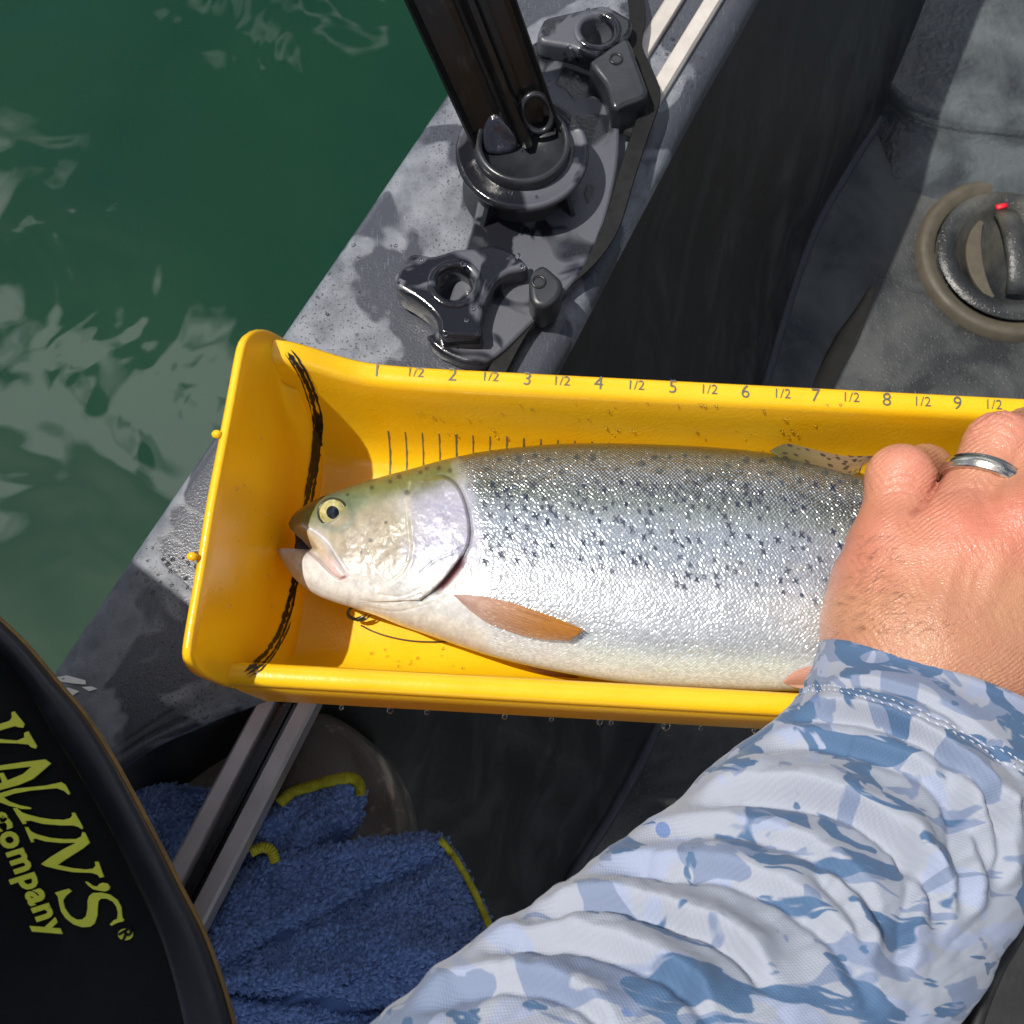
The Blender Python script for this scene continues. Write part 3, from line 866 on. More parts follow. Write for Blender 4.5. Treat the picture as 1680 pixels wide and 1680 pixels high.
w = np.linspace(0, 1, NH)[:, None, None]; t3 = tt[None, :, None]
Gh = (1 - t3) * Tc[:, None] + t3 * Bc[:, None] + (1 - w) * Fr[None] + w * Vr[None] - ((1 - w) * (1 - t3) * Fr[0] + (1 - w) * t3 * Fr[-1] + w * (1 - t3) * Vr[0] + w * t3 * Vr[-1])
xs = np.r_[np.arange(X_H + 1.0, 1452, 1.0), np.linspace(1460, 2120, 60)]
tops = np.interp(xs, spline(TOP, 800)[:, 0], spline(TOP, 800)[:, 1]); bots = np.interp(xs, spline(BOT, 800)[:, 0], spline(BOT, 800)[:, 1])
Gb = np.stack([np.repeat(xs[:, None], NT, 1), tops[:, None] + tt[None] * (bots - tops)[:, None]], -1)
G = np.concatenate([Gh, Gb], 0)
PX, PY = G[..., 0], G[..., 1]
NS = len(G)
TT = np.repeat(tt[None], NS, 0)
xc = np.r_[np.linspace(470, X_H, NH), xs]                      # station position
thk = np.interp(xc, [455, 475, 500, 560, 640, 740, 860, 1000, 1200, 1450, 1700, 1900, 2120], [.0035, .0065, .0105, .0150, .0185, .0215, .0235, .0245, .0245, .023, .016, .009, .003])
ZM = 0.0235
sh = np.power(np.clip(1 - np.abs(2 * TT - 1) ** 2.5, 0, 1), 0.47)
lip = (0.50 + 0.50 * smooth(0, 0.16, np.r_[np.linspace(0, 1, NH), np.ones(NS - NH)]))[:, None]
# a thinner lower jaw and a round snout
Z = thk[:, None] * sh * lip
def bumpline(poly, wdt, x=PX, y=PY):
    d, s, p = seg_dist(x, y, poly)
    return np.exp(-(d / wdt) ** 2), s * d, p
hs = slice(0, NH + 190)
hx, hy = PX[hs], PY[hs]
rel = np.zeros_like(PX)
# gill cover: raised plate with a sharp rear edge
gc = spline([(700, 787), (724, 782), (744, 792), (757, 812), (766, 840), (770, 868), (768, 890), (760, 908), (744, 932), (725, 955), (706, 972), (690, 984)], 60)
d, s, p = seg_dist(hx, hy, gc)
inside = in_poly(hx, hy, np.vstack([gc, [(560, 990), (520, 900), (560, 800)]]))
sd = np.where(inside, d, -d)
rel[hs] += .0013 * smooth(-1.5, 3.5, sd) * (1 - smooth(40, 120, sd) * .9) * smooth(560, 660, hx)
gap = .6 * np.exp(-((sd + 3.0) / 2.8) ** 2) * smooth(0.02, .15, p) * (1 - .2 * p)
rel[hs] -= .0016 * gap
slit = np.exp(-((sd + 5.0) / 5.0) ** 2) * smooth(.60, .70, p) * (1 - smooth(.86, .97, p))
rel[hs] -= .0016 * slit
pre, ps, pp = bumpline(spline([(672, 792), (667, 830), (670, 870), (672, 905), (662, 935), (640, 955)], 30), 2.6, hx, hy)
rel[hs] += -.00035 * pre + .0003 * np.exp(-((ps + 6) / 5) ** 2) * (np.abs(ps) < 20)
sub, ss, _ = bumpline(spline([(768, 893), (740, 908), (712, 921), (690, 940)], 20), 2.4, hx, hy)
rel[hs] -= .0003 * sub
for poly in ([(592, 985), (640, 990), (690, 975)], [(600, 996), (650, 1003), (700, 992)], [(620, 975), (660, 978), (700, 960)]):
    b_, _, _ = bumpline(spline(poly, 20), 2.2, hx, hy); rel[hs] -= .00022 * b_
# upper jaw bone and the groove above it
mx, ms, mp = bumpline(spline([(492, 868), (508, 884), (526, 902), (542, 920), (556, 938), (562, 944)], 30), 8.0, hx, hy)
rel[hs] += .0011 * mx
gr, _, _ = bumpline(spline([(498, 862), (520, 874), (538, 890), (552, 912), (568, 936)], 30), 2.6, hx, hy)
rel[hs] -= .0009 * gr
ml, _, _ = bumpline(spline([(508, 906), (524, 920), (540, 937), (556, 950), (566, 948)], 30), 2.4, hx, hy)
rel[hs] -= .0010 * ml
# eye socket
er = np.hypot((hx - 546), (hy - 841) * 1.02)
rel[hs] += .00012 * np.exp(-((er - 27) / 4) ** 2) - .0008 * np.exp(-(er / 20) ** 6)
nst, _, _ = bumpline([(508, 838), (512, 835)], 3, hx, hy); rel[hs] -= .0006 * nst
rel[hs] += (.00030 * fbm(hx * .05, hy * .05, 4, 3) + .00009 * fbm(hx * .2, hy * .16, 6, 3)) * smooth(520, 600, hx)
# scales: staggered lattice, each tipped up at its rear edge
theta = np.arccos(1 - 2 * TT)
bb = theta / PI * 520 + 7 * fbm(PX * .014, PY * .014, 31, 2) + 1.1 * fbm(PX * .09, PY * .09, 35, 2)
aa = PX + 0.10 * (PY - 900) + 7 * fbm(PX * .014 + 9, PY * .014, 33, 2) + 1.4 * fbm(PX * .09, PY * .09, 36, 2)
LA, LB = 6.6, 3.55
row = np.floor(bb / LB)
sx = aa / LA + 0.5 * (row % 2)
colm = np.floor(sx)
best = np.full(PX.shape, 1e9); cbx = np.zeros(PX.shape); ca = np.zeros(PX.shape); rid = np.zeros(PX.shape); 
for dr in (-1, 0, 1):
    r_ = row + dr
    sx_ = aa / LA + 0.5 * (r_ % 2)
    c_ = np.floor(sx_)
    da = (sx_ - c_ - .5) * LA; db = bb - (r_ + .5) * LB
    dd = (da / LA * 1.0) ** 2 + (db / LB * .52) ** 2
    m = dd < best
    best = np.where(m, dd, best); ca = np.where(m, da, ca); cbx = np.where(m, db, cbx); rid = np.where(m, (r_ * 7919 + c_ * 104729) % 9973, rid)
rv = np.random.default_rng(5).uniform(-1, 1, (9973, 3))
ri = rid.astype(int)
hole = np.clip(1 - best / .30, 0, 1)
body_m = smooth(-8, 26, 10 * fbm(PX * .06, PY * .06, 44, 3) +  -np.interp(PY, [740, 782, 812, 840, 868, 890, 908, 932, 955, 985, 1060], [735, 752, 766, 772, 778, 780, 782, 785, 786, 786, 790]) + PX)
belly_m = 1 - smooth(0.86, 0.97, TT) * .65
dk = 1 - smooth(.16, .34, TT)                                 # back zone with dark nets
amp = body_m * belly_m
rel += amp * (1 + .9 * dk) * (.00022 * np.sqrt(hole) + .00013 * ca / LA * (.9 + 2.2 * rv[ri, 0]) + .00020 * cbx / LB * rv[ri, 1] + .00004 * rv[ri, 2])
rel += .0006 * fbm(PX * .008, PY * .008, 41, 3) * smooth(700, 800, PX)
lat_y = np.interp(PX, [770, 850, 950, 1050, 1150, 1280, 1420, 1600], [822, 838, 852, 862, 868, 886, 906, 925])
ll = np.exp(-((PY - lat_y) / 1.6) ** 2) * smooth(775, 800, PX)
rel += .00012 * ll * (np.sin(PX * .9) * .5 + .7)
edge = smooth(0, .035, TT) * smooth(0, .035, 1 - TT)
Z = Z + rel * edge
top_s = W(PX, PY, ZM + Z)
# ---- pigment
def put(c, m, rgb): return c * (1 - m[..., None]) + srgb(*rgb) * m[..., None]
C = np.zeros(PX.shape + (3,)) + srgb(204, 207, 210)
nz = fbm(PX * .03, PY * .03, 51, 4); nf_ = fbm(PX * .22, PY * .22, 57, 3)
yb = np.interp(PX, [770, 900, 1100, 1300, 1450], [838, 858, 872, 892, 915])  # middle of the blue grey band
hw = np.interp(PX, [770, 900, 1450], [60, 72, 92])
band = np.exp(-((PY - yb - 12) / hw * 1.25) ** 4) * smooth(760, 800, PX)
C = put(C, band * .62, (140, 152, 168))
C = put(C, np.exp(-((PY - (yb - 45)) / 26) ** 2) * smooth(770, 800, PX) * .55, (136, 144, 128))
C = put(C, smooth(.80, .90, TT) * (1 - smooth(.92, .98, TT)) * .4 * smooth(900, 1000, PX), (190, 206, 198))
C = put(C, smooth(.91, 1.0, TT) * .8, (226, 238, 246))
net = smooth(.05, .30, best / .33)
C = put(C, body_m * net * dk * .80, (48, 56, 46))
C = put(C, body_m * net * (1 - dk) * (.18 + .20 * (1 - smooth(.4, .8, TT))), (104, 110, 118))
C = put(C, body_m * dk * (1 - smooth(0, .15, TT + .02 * nz)) * .40, (86, 94, 64))
C = put(C, (1 - smooth(.0, .035, TT)) * .75, (70, 66, 34))
blot = smooth(.22, .36, fbm(PX * .035, PY * .05, 61, 3)) * dk * body_m * smooth(1050, 1150, PX + nz * 60)
C = put(C, blot * .28, (46, 54, 52))
C = put(C, smooth(.35, .5, fbm(PX * .03, PY * .03, 71, 2)) * body_m * (1 - dk) * .10, (206, 200, 172))
C *= (1 + .16 * rv[ri, 2][..., None] * body_m[..., None])
silver = (.50 + .25 * dk) * body_m * belly_m * (1 - smooth(.80, .93, TT))
# head
hm = 1 - body_m
H = np.zeros(PX.shape + (3,)) + srgb(176, 173, 170)
H = put(H, smooth(905, 960, PY + 8 * nz), (206, 205, 202))
H = put(H, (1 - smooth(0, 60, np.hypot((PX - 602) / 1.25, (PY - 872)) - 34)) * .85, (148, 138, 112))
opm = smooth(645, 705, PX + 10 * nz) * smooth(782, 800, PY) * (1 - smooth(905, 950, PY))
H = put(H, opm * .8, (176, 173, 190))
H = put(H, opm * smooth(.1, .5, nf_ + nz) * .6, (222, 220, 230))
ytop = topy(PX)
H = put(H, 1 - smooth(18, 62, PY - ytop + 12 * nz), (102, 108, 66))
H = put(H, 1 - smooth(0, 15, PY - ytop + 6 * nz), (98, 96, 58))
H = put(H, (1 - smooth(8, 24, np.hypot(PX - 482, (PY - 850) * .8))) * .5, (124, 104, 70))
H = put(H, np.exp(-((np.hypot(PX - 552, PY - 842) - 27) / 7) ** 2) * .55, (86, 108, 98))
H = put(H, np.exp(-(np.hypot((PX - 590), (PY - 820) * 1.4) / 22) ** 2) * .6, (100, 122, 98))
mfull, _, mpf = bumpline(spline([(492, 868), (508, 884), (526, 902), (542, 920), (556, 938), (562, 944)], 30), 8.5)
H = put(H, mfull * .8, (184, 164, 142)); H = put(H, mfull * (1 - smooth(.2, .6, mpf)) * .7, (166, 146, 96)); H = put(H, mfull * smooth(.5, .8, mpf) * .6, (206, 176, 182))
gf, _, _ = bumpline(spline([(498, 862), (520, 874), (538, 890), (552, 912), (568, 936)], 30), 3.2)
H = put(H, gf * .6, (214, 214, 222))
mlf, _, _ = bumpline(spline([(508, 906), (524, 920), (540, 937), (556, 950), (566, 948)], 30), 2.2)
H = put(H, mlf * .6, (150, 110, 112))
jaw = (1 - smooth(0, 26, np.hypot((PX - 468) * .6, PY - 915))); H = put(H, jaw * .4, (214, 190, 172))
H = put(H, np.exp(-((np.hypot((PX - 600) / 1.2, (PY - 900)) - 10) / 30) ** 2) * .15, (170, 150, 160))
pf, _, _ = bumpline(spline([(672, 792), (667, 830), (670, 870), (672, 905), (662, 935), (640, 955)], 30), 3)
H = put(H, pf * .35, (200, 200, 160))
for (x, y, r) in ((608, 886, 4), (668, 808, 5), (633, 857, 3), (640, 790, 4), (610, 800, 4), (655, 782, 4), (690, 775, 4), (700, 768, 4), (720, 768, 4), (738, 772, 4), (592, 906, 3), (570, 812, 3)):
    H = put(H, np.exp(-(np.hypot(PX - x, PY - y) / r) ** 4) * .75, (48, 46, 50))
H *= (1 + .22 * fbm(PX * .11, PY * .07, 83, 4) + .10 * fbm(PX * .3, PY * .25, 84, 2))[..., None]
rad = np.arctan2(PY - 800, PX - 640)
H = put(H, opm * smooth(.15, .5, fbm(rad * 22, np.hypot(PX - 640, PY - 800) * .02, 85, 3)) * .45, (150, 146, 176))
glit = smooth(.25, .55, fbm(PX * .16, PY * .10, 77, 3)) * smooth(900, 935, PY) * (1 - smooth(970, 990, PY)) * smooth(560, 620, PX)
H = put(H, glit * .6, (250, 250, 250))
C = C * body_m[..., None] + H * hm[..., None]
silver = silver + hm * (.25 * opm + .15 * smooth(560, 640, PX) * smooth(880, 930, PY))
# gill slit and the pale shoulder strip
gd, gs_, gp = seg_dist(PX, PY, gc)
ins = in_poly(PX, PY, np.vstack([gc, [(560, 990), (520, 900), (560, 800)]]))
gsd = np.where(ins, gd, -gd)
C = put(C, np.exp(-((gsd + 2.0) / 1.9) ** 2) * smooth(.02, .12, gp) * (PX > 690) * .75, (74, 68, 52))
C = put(C, np.exp(-((gsd + 6) / 5.5) ** 2) * smooth(.60, .70, gp) * (1 - smooth(.84, .95, gp)) * .95, (112, 36, 50))
C = put(C, np.exp(-((gsd + .5) / 1.6) ** 2) * smooth(.58, .66, gp) * .9, (40, 22, 24))
# dark x shaped spots scattered on the flank
rs = np.random.default_rng(12)
sp_ = []
def try_spot(x, y, r, dmin, kind):
    if all((x - a) ** 2 + (y - b) ** 2 > dmin ** 2 for a, b, *_ in sp_): sp_.append((x, y, r, kind))
for _ in range(2600):
    x = rs.uniform(795, 1445); f = (x - 795) / 650
    if len(sp_) > 165: break
    y = rs.uniform(818 - 2 * f, 925 + 75 * f) if rs.random() < .75 else rs.uniform(790, 830)
    try_spot(x, y, rs.uniform(4.6, 9.2), 12.5, 0)
n0 = len(sp_)
for _ in range(300):
    if len(sp_) > n0 + 26: break
    x = rs.uniform(790, 1445); try_spot(x, rs.uniform(topy(x) + 14, 800), rs.uniform(4, 8), 22, 1)
spot = np.zeros(PX.shape); spot2 = np.zeros(PX.shape)
for x, y, r, kd in sp_:
    i0 = max(NH + int(x - X_H) - 16, 0); i1 = min(i0 + 32, NS)
    qx = PX[i0:i1] - x; qy = PY[i0:i1] - y
    a1 = rs.uniform(.7, 1.2); a2 = a1 + rs.uniform(.9, 1.7)
    if kd == 0:
        m = np.zeros(qx.shape)
        for a_, l_ in ((a1, 1.0), (a2, rs.uniform(.6, 1.0))):
            u_ = qx * math.cos(a_) + qy * math.sin(a_); v_ = -qx * math.sin(a_) + qy * math.cos(a_) + .04 * u_ * u_ * rs.uniform(-1, 1)
            m = np.maximum(m, (1 - smooth(.75, 1.05, np.abs(u_) / (r * l_))) * (1 - smooth(1.0, 2.4, np.abs(v_))))
        m = np.maximum(m, 1 - smooth(2.0, 4.2, np.hypot(qx, qy)))
        spot[i0:i1] = np.maximum(spot[i0:i1], m * rs.uniform(.75, 1))
    else:
        m = (1 - smooth(.5, 1.0, np.hypot(qx * .8, qy) / r + .35 * vnoise(qx * .4 + x, qy * .4, 5)))
        spot2[i0:i1] = np.maximum(spot2[i0:i1], m * .75)
C = put(C, spot * .97, (34, 40, 62)); C = put(C, spot2, (40, 44, 44))
silver = silver * (1 - .8 * spot) * (1 - .7 * spot2)
C = np.clip(C, 0, 1)
trout = thing('trout', 'silver spotted rainbow trout lying on its side in the yellow tray', 'fish', W(900, 900, 0.0))
M_ = Mat('wet_trout_skin', rough=0.3)
M_.set('Base Color', M_.attr('pigment')); M_.set('Metallic', M_.attr('silver', 'Fac'))
M_.set('Roughness', M_.rng(M_.attr('silver', 'Fac'), 0, .5, .34, .26))
M_.set('Coat Weight', M_.rng(M_.attr('spot', 'Fac'), 0, 1, .35, .04)); M_.set('Specular IOR Level', M_.rng(M_.attr('spot', 'Fac'), 0, 1, .5, .1)); M_.set('Coat Roughness', 0.12)
M_.set('Subsurface Weight', 0.03); M_.b.inputs['Subsurface Radius'].default_value = (.004, .002, .0015); M_.b.inputs['Subsurface Scale'].default_value = .3
M_.bump(M_.noise(M_.coord(), 900, 3, .6), .12, .0004)
# hidden flank that lies on the floor
ks = np.linspace(0, NT - 1, 26).astype(int)
lowZ = -thk[:, None] * sh[:, ks] * lip * .93
low_s = W(PX[:, ks], PY[:, ks], ZM + lowZ)
nv = NS * NT
Vb = np.vstack([top_s.reshape(-1, 3), low_s.reshape(-1, 3)])
Fb = [gfaces(NS, NT)[:, ::-1], gfaces(NS, len(ks), False, nv)]
Cb = np.vstack([C.reshape(-1, 3), np.repeat(srgb(205, 205, 205)[None], NS * len(ks), 0)])
sv = np.r_[silver.ravel(), np.full(NS * len(ks), .4)]
o_body = mesh('body', Vb, np.vstack(Fb), M_.m, trout, cols=Cb, vals={'silver': sv, 'spot': np.r_[np.maximum(spot, spot2).ravel(), np.zeros(NS * len(ks))]}, flip=True)
FB = bvh_of(o_body)
def fish_z(x, y):
    return hits(FB, np.ravel(x), np.ravel(y))[:, 2].reshape(np.shape(x))
def fish_z_old(x, y):
    i = np.clip(NH + (np.asarray(x) - X_H).astype(int), 0, NS - 1)
    i = np.where(np.asarray(x) < X_H, np.clip(((np.asarray(x) - 470) / (X_H - 470) * NH).astype(int), 0, NH - 1), i)
    t0, b0_ = topy(np.asarray(x)), boty(np.asarray(x))
    q = np.clip((np.asarray(y) - t0) / (b0_ - t0), 0, 1)
    return ZM + thk[i] * np.power(np.clip(1 - np.abs(2 * q - 1) ** 2.15, 0, 1), .52)
# eye: gold ring, black pupil, clear cornea
ez = float(fish_z(np.array(546.), np.array(841.)))
ec = W(546, 841, ez + .0002); kk = np.linalg.norm(W(547, 841, ez) - W(546, 841, ez))
vdir = CAM - ec; vdir /= np.linalg.norm(vdir); vdir = vdir * .85 + np.array([0, 0, .15]); vdir /= np.linalg.norm(vdir)
Q = Vector(vdir).to_track_quat('Z', 'Y').to_matrix()
Q = np.array(Q)
def dome(name, rad, prof, mat, par, n=48, sx=1.0, shift=(0, 0)):
    a = np.linspace(0, 2 * PI, n, endpoint=False); prof = np.asarray(prof)
    P = np.stack([prof[:, None, 0] * np.cos(a) * rad * sx + shift[0], prof[:, None, 0] * np.sin(a) * rad + shift[1], np.repeat(prof[:, 1:2], n, 1) * rad], -1).reshape(-1, 3)
    return mesh(name, ec + P @ Q.T, gfaces(len(prof), n, True), mat, par, flip=True)
t = Mat('gold_iris', rough=0.25, metal=0.5)
gcol = t.mix(t.rng(t.noise(t.coord(), 900, 3, .6), .35, .65), srgb(206, 192, 104), srgb(246, 234, 172)); t.set('Base Color', gcol); M_iris = t.m
M_pup = Mat('black_pupil', base=srgb(18, 22, 30), rough=0.08).m
eye = dome('eye', 22.5 * kk, [(1.05, -.15), (1.03, .10), (1.0, .20), (.92, .24), (.80, .27), (.62, .30), (.5, .31), (0.01, .31)], M_iris, trout)
dome('eye_rim', 22.5 * kk, [(1.13, -.10), (1.10, .16), (1.04, .235), (.97, .235), (.93, .20)], Mat('dark_eye_rim', base=srgb(50, 56, 46), rough=.2).m, eye)
dome('pupil', 12.2 * kk, [(1.0, .50), (.97, .56), (.7, .62), (.01, .66)], M_pup, eye, 40, .92)
M_cor = Mat('clear_cornea', base=(1, 1, 1), rough=0.0); M_cor.set('Transmission Weight', 1.0); M_cor.set('IOR', 1.20)
dome('cornea', 22 * kk, [(1.0, .22), (.9, .33), (.7, .45), (.45, .53), (.2, .57), (.01, .58)], M_cor.m, eye, 40)
# fins: rays fanned between a leading and a trailing edge
def fin(name, lead, trail, zl, zt, mat, nray=22, thick=.00035, ridge=.00009, seed=1, tipw=0.0):
    n = 46; mcol = nray * 6
    L = spline(lead, n); T = spline(trail, n)
    f = np.linspace(0, 1, mcol)
    P = L[:, None] * (1 - f)[None, :, None] + T[:, None] * f[None, :, None]
    q = np.linspace(0, 1, n)[:, None]
    jag = 4.0 * fbm(np.arange(mcol) * .22, np.zeros(mcol), seed, 2)
    dirv = P[-1] - P[-3]; dirv /= np.linalg.norm(dirv, axis=1)[:, None] + 1e-9
    P[-6:] += dirv[None] * jag[None, :, None] * np.linspace(0, 1, 6)[:, None, None] * tipw
    za = np.asarray(zl if not callable(zl) else zl(P[..., 0], P[..., 1]))
    z = np.broadcast_to(za, P.shape[:2]) + ridge * np.sin(f * nray * 2 * PI)[None] * (.4 + .6 * q) + zt * q
    up_ = W(P[..., 0], P[..., 1], z); dn = W(P[..., 0], P[..., 1], z - thick)
    V = np.vstack([up_.reshape(-1, 3), dn.reshape(-1, 3)])
    N = n * mcol
    F = np.vstack([gfaces(n, mcol), gfaces(n, mcol, False, N)[:, ::-1]])
    e = np.r_[np.arange(mcol), np.arange(mcol - 1, n * mcol, mcol)[1:], np.arange(n * mcol - 2, (n - 1) * mcol - 1, -1), np.arange((n - 2) * mcol, 0, -mcol)]
    e2 = np.roll(e, -1)
    F = np.vstack([F, np.stack([e, e + N, e2 + N, e2], 1)])
    uvq = np.stack([np.broadcast_to(f[None], P.shape[:2]), np.broadcast_to(q, P.shape[:2])], -1).reshape(-1, 2)
    return mesh(name, V, F, mat, trout, uv=np.vstack([uvq, uvq]), flip=True)
def fin_mat(name, ca_, cb_, cc_, spots=False):
    t = Mat(name, rough=0.28)
    tc_ = t.nt.nodes.new('ShaderNodeTexCoord'); sx_ = t.nt.nodes.new('ShaderNodeSeparateXYZ'); t.nt.links.new(tc_.outputs['UV'], sx_.inputs[0])
    ny = t.noise(t.coord('UV', (60, 2.5, 1)), 1, 4, .6)
    col = t.mix(t.rng(sx_.outputs['Y'], .1, .75), srgb(*ca_), srgb(*cb_))
    col = t.mix(t.math('MULTIPLY', t.rng(ny, .45, .68), t.rng(sx_.outputs['Y'], .1, .8, .25, 1.0)), col, srgb(*cc_))
    if spots:
        vv = t.voro(t.coord('UV', (5, 12, 1)), 1)
        col = t.mix(t.rng(vv, .26, .38, .9, 0), col, srgb(52, 44, 40))
    t.set('Base Color', col)
    tr = t.nt.nodes.new('ShaderNodeBsdfTranslucent'); t.nt.links.new(col, tr.inputs['Color'])
    mx_ = t.nt.nodes.new('ShaderNodeMixShader'); mx_.inputs[0].default_value = .30
    t.nt.links.new(t.b.outputs[0], mx_.inputs[1]); t.nt.links.new(tr.outputs[0], mx_.inputs[2]); tp = t.nt.nodes.new('ShaderNodeBsdfTransparent'); m2 = t.nt.nodes.new('ShaderNodeMixShader'); t.nt.links.new(t.rng(sx_.outputs['X'], .3, 1.0, .03, .6), m2.inputs[0]); t.nt.links.new(mx_.outputs[0], m2.inputs[1]); t.nt.links.new(tp.outputs[0], m2.inputs[2]); t.nt.links.new(m2.outputs[0], t.out.inputs['Surface'])
    return t.m
M_pec = fin_mat('amber_pectoral_fin', (196, 164, 152), (196, 134, 58), (140, 92, 52))
zf_ = lambda x, y: fish_z(x, np.minimum(y, boty(x) - 14)) + .0016
fin('pectoral_fin', [(744, 976), (780, 977), (830, 986), (880, 1002), (925, 1019), (958, 1033)], [(752, 984), (772, 1003), (800, 1022), (838, 1037), (880, 1048), (936, 1052)], zf_, .0022, M_pec, 20, seed=3, tipw=1.2)
fin('pectoral_fin', [(860, 1088), (885, 1094), (915, 1101), (950, 1110)], [(850, 1082), (880, 1102), (910, 1110), (946, 1113)], .004, .0, M_pec, 8, seed=5)
M_dor = fin_mat('spotted_dorsal_fin', (96, 92, 50), (156, 126, 96), (112, 100, 66), True)
fin('dorsal_fin', [(1262, 740), (1278, 731), (1296, 728), (1330, 736), (1380, 747), (1415, 748), (1441, 747)], [(1290, 758), (1330, 772), (1360, 781), (1388, 784), (1404, 776), (1420, 762), (1440, 752)], .030, .003, M_dor, 16, seed=7)
M_pel = fin_mat('pink_pelvic_fin', (226, 180, 166), (232, 186, 170), (206, 150, 136))
fin('pelvic_fin', [(1290, 1112), (1310, 1098), (1340, 1092), (1400, 1092)], [(1284, 1120), (1306, 1128), (1340, 1133), (1400, 1136)], lambda x, y: fish_z(x, np.minimum(y, boty(x) - 10)) + .0012, .001, M_pel, 14, seed=9)
fin('tail_fin', [(2095, 915), (2180, 880), (2290, 820), (2330, 800)], [(2095, 1030), (2180, 1065), (2290, 1130), (2330, 1150)], .0235, 0, M_dor, 20, seed=10)

# the dark inside of the open mouth
mp_ = [(484, 868), (492, 874), (506, 890), (520, 906), (500, 912), (484, 911), (482, 905), (485, 890)]
q = W(np.array([a for a, b in mp_], float), np.array([b for a, b in mp_], float), .019)
plate('mouth_lining', [q[:, :2]], .0165, .004, .001, plain('dark_mouth', srgb(62, 40, 34), .4), trout)
# ------------------------------------------------------------------ the angler's left hand and sleeve
def surface_nets(D, origin, h):
    """mesh of the zero level of a sampled distance field"""
    ins = D < 0
    nx, ny, nz = D.shape
    cnt = np.zeros((nx - 1, ny - 1, nz - 1)); acc = np.zeros((nx - 1, ny - 1, nz - 1, 3))
    cs = [(i, j, k) for i in (0, 1) for j in (0, 1) for k in (0, 1)]
    def sl(c): return tuple(slice(a, a + n - 1) for a, n in zip(c, (nx, ny, nz)))
    for a in cs:
        for ax in range(3):
            if a[ax] == 0:
                b = list(a); b[ax] = 1
                da, db = D[sl(a)], D[sl(tuple(b))]
                m = (da < 0) != (db < 0)
                with np.errstate(divide='ignore', invalid='ignore'):
                    t = np.where(m, da / (da - db), 0)
                for k in range(3):
                    acc[..., k] += np.where(m, a[k] + (t if k == ax else 0), 0)
                cnt += m
    act = cnt > 0
    idx = np.full(act.shape, -1, np.int64); idx[act] = np.arange(act.sum())
    V = (np.argwhere(act) + acc[act] / cnt[act][:, None]) * h + origin
    F = []
    for ax in range(3):
        u, v = (ax + 1) % 3, (ax + 2) % 3
        s0 = [slice(1, -1)] * 3; s0[ax] = slice(0, -1)
        s1 = [slice(1, -1)] * 3; s1[ax] = slice(1, None)
        a_, b_ = ins[tuple(s0)], ins[tuple(s1)]
        g0 = np.argwhere(a_ != b_) + np.array([0 if k == ax else 1 for k in range(3)])
        fl = a_[a_ != b_]
        def id_(du, dv):
            q = g0.copy(); q[:, u] -= du; q[:, v] -= dv
            return idx[q[:, 0], q[:, 1], q[:, 2]]
        f = np.stack([id_(0, 0), id_(1, 0), id_(1, 1), id_(0, 1)], 1)
        f[~fl] = f[~fl][:, ::-1]
        F.append(f)
    return V, np.vstack(F)
def P3(x, y, z): return W(float(x), float(y), float(z))
def cone_d(X, a, b, ra, rb):
    ab = b - a
    t = np.clip(((X - a) @ ab) / (ab @ ab), 0, 1)
    return np.linalg.norm(X - a - t[..., None] * ab, axis=-1) - (ra + (rb - ra) * t)
def smin(a, b, k):
    hh = np.clip(k - np.abs(a - b), 0, None) / k
    return np.minimum(a, b) - hh * hh * k * .25
WR = P3(1505, 1085, .066)
hv = .0009
lo = np.array([.085, -.005, .004]); hi = np.array([.245, .185, .105])
dim = np.ceil((hi - lo) / hv).astype(int)
X = np.stack(np.meshgrid(*[lo[k] + hv * np.arange(dim[k]) for k in range(3)], indexing='ij'), -1).astype(np.float32)
mcp = {'pinky': P3(1464, 908, .0660), 'ring': P3(1562, 894, .0730), 'middle': P3(1668, 872, .0770), 'index': P3(1772, 880, .0735)}
base = {'pinky': P3(1450, 1030, .0640), 'ring': P3(1500, 1050, .0695), 'middle': P3(1560, 1065, .071), 'index': P3(1615, 1080, .0685)}
D = cone_d(X, P3(1400, 1300, .062), WR, .020, .0205)
D = smin(D, cone_d(X, WR, P3(1590, 1090, .063), .0215, .020), .012)
META = {'pinky': (.0150, .0118), 'ring': (.0150, .0122), 'middle': (.0150, .0125), 'index': (.0150, .0120)}
D = smin(D, cone_d(X, P3(1440, 1010, .052), P3(1462, 905, .053), .0165, .0150), .014)     # heel of the hand
D = smin(D, cone_d(X, P3(1530, 1030, .055), P3(1640, 900, .057), .016, .015), .014)
KW = .0016 + .0115 * (1 - smooth(float(P3(1500, 925, .068)[1]), float(P3(1500, 858, .068)[1]), X[..., 1]))
fing = {'pinky': ([mcp['pinky'], P3(1477, 784, .0635), P3(1518, 776, .046), P3(1540, 800, .030)], [.0118, .0101, .0090, .0074]),
        'ring': ([mcp['ring'], P3(1641, 734, .0690), P3(1690, 716, .044), P3(1702, 750, .024)], [.0118, .0108, .0096, .0078]),
        'middle': ([mcp['middle'], P3(1748, 700, .0700), P3(1790, 690, .044), P3(1796, 740, .022)], [.0122, .0110, .0098, .0080]),
        'index': ([mcp['index'], P3(1858, 720, .0670), P3(1892, 720, .042), P3(1890, 770, .022)], [.0120, .0106, .0094, .0078])}
for k, (J, R) in fing.items():
    f = None
    for i in range(3):
        d = cone_d(X, J[i], J[i + 1], R[i], R[i + 1])
        f = d if f is None else smin(f, d, .004)
    f = smin(f, cone_d(X, base[k], mcp[k], *META[k]), .010)
    D = smin(D, f, KW)
th_ = [P3(1640, 1070, .060), P3(1720, 1075, .058), P3(1800, 1110, .045), P3(1840, 1130, .028)]
f = None
